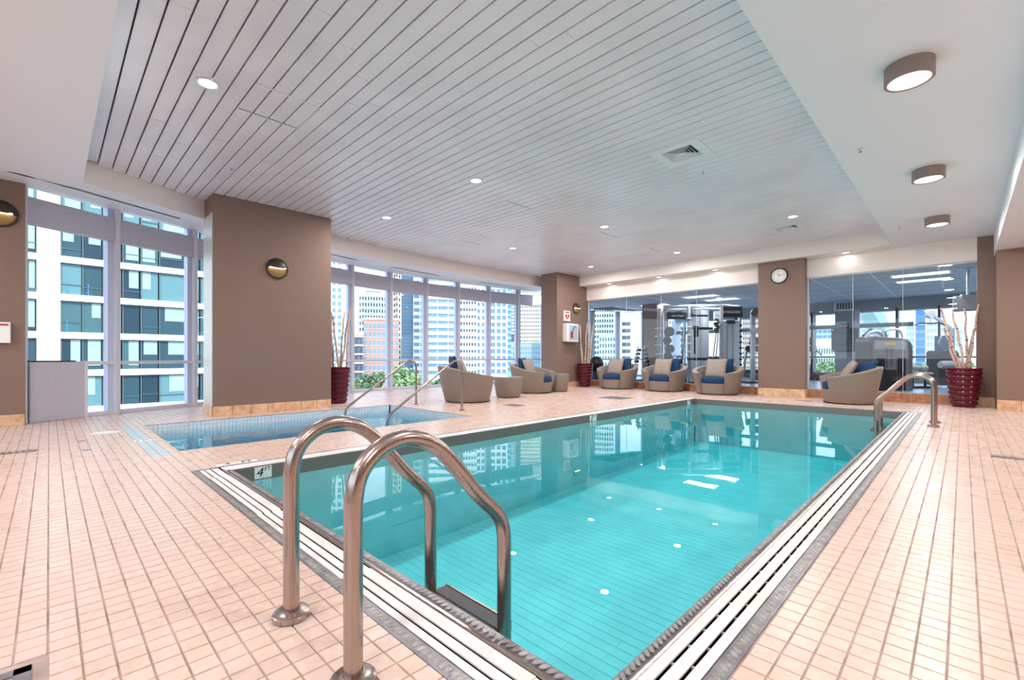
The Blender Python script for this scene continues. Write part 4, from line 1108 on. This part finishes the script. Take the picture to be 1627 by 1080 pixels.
# dumbbell racks (A-frame)
def dumbbell_rack(u, d, label):
    x,y = at(u,d); t = empty('dumbbell_rack',(x,y,GF),T,label=label,cat='rack')
    for sx in (-1,1): MB().tube([(sx*.30,0,0),(sx*.10,0,1.25)],.025,8).build('upright',M['grey'],t)
    MB().box(-.34,-.25,0,.34,.25,.04).build('base',M['darkgrey'],t)
    for k in range(8):
        z = .15+k*.135; s = .28-.024*k
        for sx in (-1,1):
            q = MB(); q.cyl((sx*s,-.20,z),.055,.10,12,Matrix.Rotation(-PI/2,4,'X')); q.cyl((sx*s,.02,z),.055,.10,12,Matrix.Rotation(-PI/2,4,'X')); q.cyl((sx*s,-.12,z),.018,.16,8,Matrix.Rotation(-PI/2,4,'X'))
            o = q.build("dumbbell",M["black"]); tag(o,"small black dumbbell on the A-shaped rack, %s row from bottom, %s side" % (["lowest","second","third","fourth","fifth","sixth","seventh","eighth"][k], "left" if sx < 0 else "right"),"dumbbell","dumbbells on the rack"); o.matrix_world = Matrix.Translation((x,y,GF)) @ Matrix.Rotation(T,4,"Z")
dumbbell_rack(1019,16.4,'A-shaped dumbbell rack behind the gym glass above left armchairs')
# exercise ball dark disc near far planter
x,y = at(947,16.9); tag(MB().lathe([(.01,-.28),(.12,-.26),(.22,-.18),(.28,0),(.22,.18),(.12,.26),(.01,.28)],24).build('exercise_ball',M['black'],smooth=True,loc=(x,y,GF+.60)),'dark round exercise ball behind far maroon planter','ball')
x,y = at(947,16.9); tag(MB().cyl((x,y,GF),.18,.34,16).build('ball_stand',M['darkgrey']),'low dark stand under the exercise ball','stand')
# cable column right of the rig
x,y = at(1196,15.0); cc = empty('cable_station',(x,y,GF),T,label='slim cable pulley station just left of the clock column',cat='gym machine')
MB().box(-.06,-.06,0,.06,.06,2.35).build('post',M['grey'],cc,bev=.01); MB().cyl((0,-.1,2.30),.12,.06,16,Matrix.Rotation(PI/2,4,'X')).build('pulley',M['black'],cc)
MB().tube([(-.22,-.1,1.72),(.1,-.1,1.70)],.03,8).build('arm',M['chrome'],cc); MB().cbox((0,-.08,1.70),(.22,.14,.14)).build('carriage',M['grey'],cc,bev=.02)
MB().tube([(.0,-.12,1.65),(.02,-.2,1.2)],.012,6).build('cable',M['black'],cc); MB().box(-.35,-.3,0,.35,.3,.06).build('base',M['darkgrey'],cc,bev=.01)
# treadmills
def treadmill(u, d, rz, label, s=1.0):
    x,y = at(u,d); t = empty('treadmill',(x,y,GF),rz,label=label,cat='treadmill',group='treadmills at the gym windows'); t.scale = (s,s,s)
    MB().box(-.75,-.38,.06,.75,.38,.20).build('deck',M['black'],t,bev=.02)
    MB().box(-.70,-.27,.201,.65,.27,.206).build('belt',M['blackrub'],t)
    MB().lathe([(.01,-.36),(.14,-.36),(.16,-.2),(.16,.2),(.14,.36),(.01,.36)],16,Matrix.Translation((.72,0,.20)) @ Matrix.Rotation(PI/2,4,'X')).build('motor_cover',M['darkgrey'],t,smooth=True)
    for sy in (-1,1):
        MB().tube(spline([(.70,sy*.36,.2),(.62,sy*.37,.7),(.50,sy*.36,1.12)],5),.04,8).build('upright',M['chrome'],t,smooth=True)
        MB().tube(spline([(.52,sy*.36,1.1),(.2,sy*.36,1.02),(-.02,sy*.36,.92)],5),.03,8).build('handrail',M['black'],t,smooth=True)
    MB().cbox((.55,0,1.18),(.10,.76,.24),(0,-.5,0)).build('console',M['darkgrey'],t,bev=.03)
    MB().cbox((.56,0,1.48),(.06,.44,.30),(0,-.25,0)).build('screen',M['black'],t,bev=.02)
    MB().tube([(.56,0,1.2),(.58,0,1.4)],.03,8).build('screen_arm',M['grey'],t)
treadmill(1288,17.6,T+PI*.42,'dark treadmill seen just right of the clock column')
treadmill(1212,17.5,T+PI*.5,'treadmill half hidden behind the clock column')
# big selectorised machine
x,y = at(1415,11.6); wm = empty('weight_machine',(x,y,GF),T,label='large grey weight stack machine right of the side-view armchair',cat='gym machine')
def ws(u): return (u-1415)*11.6/FPX
def wz(v): return 1-(v-HY)*11.6/FPX-GF
prof = [(ws(1379),0),(ws(1448),0),(ws(1448),wz(552)),(ws(1446),wz(545)),(ws(1440),wz(539)),(ws(1432),wz(537)),(ws(1388),wz(534)),(ws(1381),wz(537)),(ws(1379),wz(543))]
b = MB(); n = len(prof); b.add([(p[0],-.05,p[1]) for p in prof]+[(p[0],.45,p[1]) for p in prof],[tuple(range(n-1,-1,-1)),tuple(range(n,2*n))]+[(i,(i+1)%n,n+(i+1)%n,n+i) for i in range(n)]); b.build('shroud',mat('machine_taupe',srgb(104,98,102),.4),wm,bev=.02)
ins = 0.04
p2 = [(ws(1383),wz(640)),(ws(1441),wz(640)),(ws(1441),wz(553)),(ws(1438),wz(546)),(ws(1430),wz(542)),(ws(1388),wz(540)),(ws(1383),wz(545))]
b = MB(); n = len(p2); b.add([(p[0],-.065,max(p[1],0.02)) for p in p2]+[(p[0],-.05,max(p[1],0.02)) for p in p2],[tuple(range(n-1,-1,-1))]+[(i,(i+1)%n,n+(i+1)%n,n+i) for i in range(n)]); b.build('front_panel',mat('panel_grey',srgb(122,118,120),.4),wm)
def wp(name,u0,v0,u1,v1,m,y=-.08,bev=.006): MB().box(ws(u0),y,wz(v1),ws(u1),-.06,wz(v0)).build(name,m,wm,bev=bev)
wp('window_slot',1390,568,1402,624,M['black']); wp('window_slot',1422,568,1435,624,M['black']); wp('weight_cover',1400,587,1421,624,M['blackrub'],-.075)
wp('selector_rail',1429,572,1431,590,M['chrome'],-.09,0); wp('label_plate',1402,544,1420,548,M['yellow'],-.07,0); wp('instruction_plate',1386,541,1436,555,M['grey'],-.068,0)
MB().tube([(ws(1405),-.08,wz(585)),(ws(1405),-.08,wz(553)),(ws(1413),-.08,wz(553)),(ws(1413),-.08,wz(582))],.008,6).build('guide_loop',M['darkgrey'],wm)
MB().tube(spline([(ws(1384),.2,wz(537)),(ws(1392),.2,wz(528)),(ws(1405),.2,wz(526)),(ws(1414),.2,wz(534))],5),.05,8).build('upper_arm',M['lightgrey'],wm,smooth=True)
MB().tube(spline([(ws(1408),.1,wz(526)),(ws(1420),.1,wz(523)),(ws(1434),.1,wz(524)),(ws(1440),.1,wz(536))],5),.03,8).build('upper_arm',M['lightgrey'],wm,smooth=True)
MB().tube([(ws(1410),.1,wz(523)),(ws(1414),.1,wz(536))],.02,8).build('upper_arm',M['chrome'],wm)
MB().tube([(ws(1386),.3,wz(533)),(ws(1400),.3,wz(522))],.04,8).build('upper_arm',M['darkgrey'],wm)
# lat pulldown
x,y = at(1480,12.6); lp = empty('pulldown_machine',(x,y,GF),T,label='pulldown machine with curved bar behind the right planter',cat='gym machine')
def ls(u): return (u-1480)*12.6/FPX
def lz(v): return 1-(v-HY)*12.6/FPX-GF
def lt(pts,r,m,name): MB().tube([(ls(u),y_,lz(v)) for u,y_,v in pts],r,10).build(name,m,lp,smooth=True)
lt([(1483,.1,499),(1500,.1,509),(1516,.1,521)],.045,M['lightgrey'],'boom'); MB().cyl((ls(1483),.16,lz(499)),.10,.12,20,Matrix.Rotation(PI/2,4,'X')).build('boom_head',M['lightgrey'],lp,smooth=True)
MB().tube(spline([(ls(1454),0,lz(517)),(ls(1462),0,lz(513)),(ls(1478),0,lz(514)),(ls(1492),0,lz(513)),(ls(1501),0,lz(517))],5),.02,8).build('pull_bar',M['black'],lp,smooth=True)
lt([(1478,0,514),(1478,0,505)],.012,M['chrome'],'cable')
lt([(1518,.1,521),(1518,.1,618)],.06,M['grey'],'frame')
p3 = [(1486,560),(1490,557),(1515,557),(1519,562),(1519,612),(1488,612)]
b = MB(); n = len(p3); b.add([(ls(u),-.1,lz(v)) for u,v in p3]+[(ls(u),.3,lz(v)) for u,v in p3],[tuple(range(n-1,-1,-1)),tuple(range(n,2*n))]+[(i,(i+1)%n,n+(i+1)%n,n+i) for i in range(n)]); b.build('shroud',M['darkgrey'],lp,bev=.02)
MB().box(ls(1500),-.1,lz(557),ls(1510),.3,lz(533)).build('tower',mat('blue_grey',srgb(70,90,120),.4),lp,bev=.02)
lt([(1496,-.1,557),(1485,-.1,545),(1491,-.1,533)],.02,M['chrome'],'handle')
MB().lathe([(.01,-.20),(.09,-.20),(.11,-.15),(.11,.15),(.09,.20),(.01,.20)],16,Matrix.Translation((ls(1489),-.3,lz(579))) @ Matrix.Rotation(PI/2,4,'Y')).build('knee_roller',M['grey'],lp,smooth=True)
MB().tube([(ls(1489),-.3,lz(579)),(ls(1500),-.2,lz(588))],.02,8).build('roller_arm',M['chrome'],lp)
# leg machine with seat pad in front of rail
x,y = at(1462,12.2); lm = empty('leg_machine',(x,y,GF),T,label='low leg machine with padded roller behind the far ladder',cat='gym machine')
def ms(u): return (u-1462)*12.2/FPX
def mz(v): return 1-(v-HY)*12.2/FPX-GF
MB().tube([(ms(1447),0,mz(583)),(ms(1468),0,mz(585))],.06,12).build('pad',M['grey'],lm,smooth=True)
MB().lathe([(.01,-.08),(.09,-.08),(.10,0),(.09,.08),(.01,.08)],16,Matrix.Translation((ms(1466),0,mz(585))) @ Matrix.Rotation(PI/2,4,'Y')).build('roller',M['grey'],lm,smooth=True)
MB().tube([(ms(1450),0,mz(600)),(ms(1450),0,mz(620))],.03,8).build('leg',M['black'],lm); MB().tube([(ms(1448),0,.04),(ms(1482),0,.04)],.035,8).build('base',M['black'],lm)
MB().cbox((ms(1464),0,mz(593)),(.45,.25,.05)).build('seat',M['grey'],lm,bev=.02); MB().tube([(ms(1470),0,mz(594)),(ms(1470),0,.04)],.03,8).build('leg',M['black'],lm)
# made-up screen on a pole, standing in for a reflection in the gym glass
x,y = at(1538,10.4); tv = empty('added_screen',(x,y,3.02),T,label='added screen on a ceiling pole standing in for a glass reflection',cat='screen')
MB().tube([(0,0,0),(0,0,-.62)],.03,10).build('pole',M['lightgrey'],tv); MB().cyl((0,0,-.02),.10,.02,16).build('plate',M['lightgrey'],tv)
MB().box(-.16,-.03,-.68,.20,.03,-.60).build('bracket',M['lightgrey'],tv,bev=.01)
MB().cbox((-.06,0,-.80),(.08,.42,.38),(0,.35,.7)).build('screen',M['grey'],tv,bev=.02)

# ================================================================== THE CITY OUTSIDE
GZ0 = -13.0
gr = tag(MB().box(-420,-300,GZ0-.5,300,500,GZ0).build('ground', noisy(mat('street',srgb(150,150,146),.8),.05,srgb(130,132,130),srgb(170,170,164))), kind='structure')
FM = {}
def fm(name, c, r=.5, **k):
    if name not in FM: FM[name] = mat(name, c, r, **k)
    return FM[name]
winblue = lambda: fm('window_blue', srgb(104,140,166), .3, spec=.3)
windark = lambda: fm('window_dark', srgb(64,82,98), .3, spec=.3)
winteal = lambda: fm('window_teal', srgb(70,120,134), .3, spec=.3)
def tower(label, u0, d0, u1, d1, vtop, nx, style, wall, win, band=None, depth=8, floor_h=3.0, wfrac=.6, hfrac=.55, zbase=GZ0, side=True, ztop=None, group=None, name='building'):
    cth = lambda u: 1/math.hypot(1,(u-CX)/FPX)
    cm = cth((u0+u1)/2); p0 = Vector(at(u0,d0*cth(u0)/cm)+(0,)); p1 = Vector(at(u1,d0*cth(u1)/cm)+(0,)); L = (p1-p0).length; ang = math.atan2(p1.y-p0.y,p1.x-p0.x)
    zt = ztop if ztop is not None else zat(vtop,(d0+d1)/2)
    t = empty(name,(p0.x,p0.y,zbase),ang,label=label,cat='building',group=group)
    H = zt-zbase
    MB().box(0,0,0,L,depth,H).build('walls',wall,t)
    MB().box(-.2,-.2,H,L+.2,depth,H+.7).build('parapet',band or wall,t)
    nz = int(H/floor_h); wb = MB(); sl = MB(); pr = MB()
    lo = max(0, int((-6-zbase)/floor_h))
    for k in range(lo, nz):
        z0 = k*floor_h+floor_h*(1-hfrac)*.5; z1 = z0+floor_h*hfrac
        if style in ('bands','bandpier'):
            for i in range(nx):
                a = L*i/nx; c = L*(i+1)/nx; m = (c-a)*(1-wfrac)/2; wb.box(a+m,-.12,z0,c-m,.02,z1)
            sl.box(-.1,-.35,z1,L+.1,.02,z1+floor_h*(1-hfrac)*.9)
            if side: wb.box(L-.02,1,z0,L+.1,depth-1,z1); wb.box(-.1,1,z0,.02,depth-1,z1)
        elif style == 'balcony':
            for i in range(nx):
                a = L*i/nx; c = L*(i+1)/nx; m = (c-a)*(1-wfrac)/2; wb.box(a+m,-.1,z0,c-m,.02,z1)
                if i%3 == 1: sl.box(a+m*.3,-1.3,k*floor_h,c-m*.3,.02,k*floor_h+.9)
            if side:
                ny = max(2,int(depth/3.2))
                for i in range(ny): wb.box(L-.02,depth*(i+.2)/ny,z0,L+.1,depth*(i+.8)/ny,z1); wb.box(-.1,depth*(i+.2)/ny,z0,.02,depth*(i+.8)/ny,z1)
        else:
            for i in range(nx):
                a = L*i/nx; c = L*(i+1)/nx; m = (c-a)*(1-wfrac)/2; wb.box(a+m,-.08,z0,c-m,.02,z1)
                sl.box(a+m-.1,-.18,z0-.15,c-m+.1,.02,z0)
            if side:
                ny = max(2,int(depth/3.2))
                for i in range(ny): wb.box(L-.02,depth*(i+.2)/ny,z0,L+.1,depth*(i+.8)/ny,z1); wb.box(-.1,depth*(i+.2)/ny,z0,.02,depth*(i+.8)/ny,z1)
    if wb.v: wb.build('windows',win,t,kind='stuff')
    if sl.v: sl.build('floor_bands' if style != 'grid' else 'window_sills',band or wall,t,kind='stuff')
    if style in ('bandpier','pier'):
        for i in range(nx+1): MB().box(L*i/nx-.35,-.5,0,L*i/nx+.35,0,H).build('pier',band or wall,t)
    return t
W_ = fm('facade_white', srgb(236,236,232), .7); C_ = fm('facade_cream', srgb(226,208,180), .7); BR = fm('facade_brick', srgb(172,134,124), .8)
DB = fm('facade_blueglass', srgb(84,106,122), .4, spec=.3); GR = fm('facade_grey', srgb(150,164,182), .7); TN = fm('facade_tan', srgb(206,186,170), .8)
tower('white slab tower with brown balcony edge just past wide column',508,200,544,200,300,4,'balcony',W_,winblue(),fm('facade_brown',srgb(150,110,98),.8))
br_ = tower('brick mid-rise with paired windows outside the curved windows',578,160,634,160,508,8,'grid',BR,winblue(),fm('stone_sill',srgb(222,200,182),.7),floor_h=2.9,wfrac=.62,hfrac=.6)
tower('pale low block with dark glass front left of brick mid-rise',556,155,577,155,532,3,'bands',TN,windark(),wfrac=.9,hfrac=.8)
tower('white stepped apartment tower rising behind the brick mid-rise',570,250,614,250,466,10,'balcony',W_,windark(),W_,floor_h=3.4,wfrac=.45)
tower('upper white block crowning the stepped apartment tower',582,252,604,252,456,5,'grid',W_,windark(),floor_h=3.4)
tower('cream high-rise with balconies at the third window mullion',612,235,645,235,320,8,'balcony',C_,windark(),fm('balcony_tan',srgb(210,180,150),.7),wfrac=.5)
tower('dark blue glass corner tower left of the banded tower',638,205,657,205,300,6,'bands',DB,winblue(),fm('band_slate',srgb(112,128,140),.5),wfrac=.95)
tower('white tower with wide horizontal blue window bands, left wing',657,200,677,200,300,2,'bands',W_,winblue(),W_,wfrac=.78,hfrac=.5)
tower('white tower with wide horizontal blue window bands, main front',678,192,729,192,300,3,'bands',W_,winblue(),W_,wfrac=.93,hfrac=.46)
tower('white gridded tower right of the banded tower',731,198,757,198,330,6,'grid',W_,windark(),W_,wfrac=.62,hfrac=.45)
tower('blue and white tower corner behind the first window-side armchair',757,205,778,205,330,3,'bandpier',W_,winblue(),W_,wfrac=.8,hfrac=.55)
tower('blue glazed tower with white piers left of the far column',779,205,805,205,330,3,'bandpier',W_,winblue(),W_,wfrac=.85,hfrac=.6)
tower('slim sky blue glass tower near the far column',806,240,812,240,330,1,'bands',fm('sky_glass',srgb(130,180,215),.15),winblue(),fm('sky_band',srgb(150,190,215),.3),wfrac=.95)
tower('tall cream high-rise with dark window columns at far column',826,400,860,400,330,12,'grid',fm('facade_yellow',srgb(222,202,184),.7),windark(),wfrac=.5,hfrac=.55,floor_h=3.3)
tower('white narrow high-rise beside the slim glass tower',812,420,827,420,330,5,'grid',W_,windark(),wfrac=.5)
tower('grey blue stone low-rise with grid windows before far column',806,290,870,290,545,16,'grid',GR,winblue(),fm('sill_pale',srgb(190,200,212),.7),wfrac=.5,hfrac=.5)
tower('dark rooftop block on the grey blue low-rise',808,300,826,300,533,2,'grid',fm('roof_dark',srgb(84,96,120),.7),windark())
# seen through the gym
tower('white gridded high-rise seen through gym left end',944,260,975,260,380,8,'grid',W_,windark(),wfrac=.6)
tower('white low office block seen behind far planter through gym',952,220,982,220,532,7,'grid',W_,winteal(),wfrac=.6,hfrac=.6)
tower('cream blank-walled building seen through the gym glass',984,200,1006,200,500,1,'none',fm('facade_sand',srgb(236,226,204),.8),windark(),side=False)
tower('brick and white high-rise behind the dumbbell rack',1030,240,1062,240,400,5,'balcony',fm('facade_rose',srgb(206,160,146),.8),windark(),W_)
tower('white office tower seen through the training rig',1063,230,1095,230,400,9,'grid',W_,windark(),wfrac=.6)
tower('pinkish brick tower seen left of the clock column',1180,280,1206,280,495,9,'grid',fm('facade_pink',srgb(222,188,176),.8),windark(),wfrac=.5)
tower('long white hospital block on the skyline right of clock column',1288,170,1345,176,541,14,'grid',W_,windark(),floor_h=3.6,wfrac=.5)
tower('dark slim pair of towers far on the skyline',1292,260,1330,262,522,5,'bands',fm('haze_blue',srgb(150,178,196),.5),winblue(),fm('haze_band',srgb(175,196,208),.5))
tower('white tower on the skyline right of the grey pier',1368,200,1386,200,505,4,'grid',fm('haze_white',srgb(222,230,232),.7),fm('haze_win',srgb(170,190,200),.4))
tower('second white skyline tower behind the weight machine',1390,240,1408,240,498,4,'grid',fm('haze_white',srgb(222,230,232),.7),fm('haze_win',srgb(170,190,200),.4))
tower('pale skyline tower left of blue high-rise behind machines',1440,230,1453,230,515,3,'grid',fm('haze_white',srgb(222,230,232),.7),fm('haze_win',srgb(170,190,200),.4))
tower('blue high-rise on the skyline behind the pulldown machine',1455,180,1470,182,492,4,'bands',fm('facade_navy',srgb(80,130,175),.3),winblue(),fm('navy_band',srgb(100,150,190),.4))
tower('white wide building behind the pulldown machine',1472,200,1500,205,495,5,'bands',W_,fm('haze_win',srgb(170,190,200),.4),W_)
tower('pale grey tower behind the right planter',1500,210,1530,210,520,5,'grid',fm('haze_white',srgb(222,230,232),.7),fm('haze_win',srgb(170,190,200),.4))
# leaning glass roof on the skyline
a = at(1388,190); c = at(1413,190)
t = tag(MB().add([(a[0],a[1],zat(497,190)),(c[0],c[1],zat(535,190)),(c[0],c[1],zat(513,190)),(a[0],a[1],zat(475,190))]+[(a[0]-8*ST,a[1]+8*CT,zat(497,190)),(c[0]-8*ST,c[1]+8*CT,zat(535,190)),(c[0]-8*ST,c[1]+8*CT,zat(513,190)),(a[0]-8*ST,a[1]+8*CT,zat(475,190))],
     [(0,1,2,3),(4,7,6,5),(0,4,5,1),(1,5,6,2),(2,6,7,3),(3,7,4,0)]).build('glass_roof', fm('roof_glass',srgb(150,180,190),.3)), 'slanted glass roof on the skyline above the weight machine', 'roof')

# ---- near modern building on the left: plane X = -50
nb = empty('building',(-50,0,GZ0),label='near white and teal glass apartment building filling the left windows',cat='building')
def ny(u): return px(u,-49.8)
y0b, y1b = ny(-160), ny(470)
MB().box(-16,y0b,0,-.6,y1b,13+26).build('core',fm('core_dark',srgb(60,84,96),.6),nb)
mods = [(-150,-110,'p'),(-108,-70,'g'),(-68,-30,'g'),(-28,0,'w'),(2,38,'g'),(40,58,'g'),(58,96,'w'),(97,130.5,'g'),(131.5,163,'g'),(164,194,'g'),(195.6,223,'g'),(224.5,252.6,'g'),(254,296,'g'),(297,318,'g'),(320,350,'g'),(352,380,'w'),(381,410,'g'),(412,440,'g'),(441,470,'w')]
glassm = [fm('teal_glass_%d'%i, c, .3, spec=.25) for i,c in enumerate([srgb(60,94,100),srgb(44,72,82),srgb(86,124,130),srgb(32,56,68)])]
curt = fm('curtain_pale', srgb(140,166,158), .8)
rb = random.Random(5)
for k in range(-4, 6):
    zb_ = 2.7+2.96*k-GZ0; zt_ = zb_+2.96
    MB().box(-.6,y0b,zb_-.25,.15,y1b,zb_+.25).build('floor_band',W_,nb)
    for u0,u1,ty in mods:
        ya, yb = ny(u0), ny(u1)
        if ty in 'wp': MB().box(-.6,ya,zb_+.25,.10,yb,zt_-.25).build('white_panel',W_,nb); continue
        gi = rb.choice([0,0,1,1,2,3]) if k < 3 else 2
        MB().box(-.12,ya+.04,zb_+.27,-.08,yb-.04,zt_-.27).build('pane',glassm[gi],nb)
        f = MB(); f.box(-.16,ya-.03,zb_+.25,.0,ya+.05,zt_-.25); f.box(-.16,ya,zt_-.34,-.02,yb,zt_-.25)
        if rb.random() < .5: zc = zb_+.25+rb.choice([.6,.75]); f.box(-.14,ya,zc,-.03,yb,zc+.06)
        f.build('window_frame',fm('frame_dark',srgb(70,84,92),.5),nb)
        q = rb.random()
        if q < .62 or k >= 3:
            w_ = (yb-ya)*rb.uniform(.45,.8); s_ = ya+.1 if rb.random() < .4 else yb-.1-w_; hb = rb.choice([.3,.3,.9,1.2])
            MB().box(-.075,s_,zb_+.27+hb,-.055,s_+w_,zt_-.32).build('blind',curt,nb)
        elif q < .8: MB().box(-.075,ya+.3,zb_+.3,-.055,yb-.8,zb_+1.2).build('blind',fm('interior_blue',srgb(40,110,160),.6),nb)
# ---- trees
def tree(u, d, vtop, wpx, label, c1, c2, seed):
    rnd = random.Random(seed); x,y = at(u,d); zt = zat(vtop,d); R = wpx*d/FPX/2; H = zt-GZ0
    t = empty('tree',(x,y,GZ0),label=label,cat='tree',group='trees beyond the windows')
    MB().tube([(0,0,0),(.1,0,H*.5),(0,.1,H*.75)],[.35,.25,.12],8).build('trunk',fm('bark',srgb(92,76,62),.9),t)
    b = MB()
    for k in range(900):
        a = rnd.uniform(0,2*PI); ph = math.acos(rnd.uniform(-.7,1)); rr_ = rnd.uniform(.72,1.05)*(1+.22*math.sin(3*a+seed)+.15*math.sin(5*ph+a))
        c = Vector((R*rr_*math.sin(ph)*math.cos(a), R*rr_*math.sin(ph)*math.sin(a), H-min(R,H*.45)*1.0+min(R,H*.45)*rr_*math.cos(ph)*.95))
        s = R*.10*rnd.uniform(.6,1.4); q = Matrix.Rotation(rnd.uniform(0,PI),3,'Z') @ Matrix.Rotation(rnd.uniform(0,PI),3,'X')
        b.add([c+q@Vector((s,0,0)),c+q@Vector((0,s,.2*s)),c+q@Vector((-s,0,0)),c+q@Vector((0,-s,.2*s)),c+q@Vector((0,0,s*.6))],[(0,1,4),(1,2,4),(2,3,4),(3,0,4),(0,3,2,1)])
    me = bpy.data.meshes.new('foliage'); me.from_pydata(b.v,[],b.f); key = 'leaf%s'%str(c1)
    if key not in FM: FM[key] = noisy(mat('leaves',c1,.8),1.2,c1,c2,3)
    link('foliage',me,FM[key],t,kind='stuff')
G1,G2 = srgb(100,128,82),srgb(146,170,120); H1,H2 = srgb(60,92,66),srgb(104,138,92)
TR = [(566,62,601,24,'pale green tree at foot of brick mid-rise',0),(592,60,594,34,'dark bluish tree before the brick mid-rise',1),(610,64,590,22,'small light tree right of the dark bluish one',0),
      (640,58,584,56,'broad bright green tree behind the hot tub handrails',0),(664,62,596,34,'green tree right of the broad bright one',0),(700,66,603,40,'low dark tree behind first window-side armchair',1),
      (757,70,604,30,'low dark tree between armchair and ottoman',1),(800,74,602,30,'low tree before grey blue low-rise',1),(820,72,606,24,'low dark tree left of the second armchair',1),
      (948,70,600,26,'green tree behind far planter through gym',0),(1010,74,598,36,'green tree seen through gym behind the dumbbells',0),(1190,80,590,40,'bright green tree left of clock column',0),
      (1300,80,577,40,'leafy tree seen right of clock column',0),(1320,84,573,40,'second leafy tree by the grey pier',0),(1365,84,588,24,'tree just right of the grey pier',0),(1464,110,577,26,'round tree on the skyline behind machines',0),(1536,110,574,24,'tree on skyline behind the right planter',0),(1240,84,590,40,'tree hidden behind clock column',0)]
for i,(u,d,v,w_,l,k) in enumerate(TR): tree(u,d,v,w_,l,*( (G1,G2) if k == 0 else (H1,H2)),i+1)
gl = tag(MB().box(-330,150,GZ0,-60,330,GZ0+.2).build('park_lawn', fm('lawn',srgb(150,176,130),.9)), kind='structure')
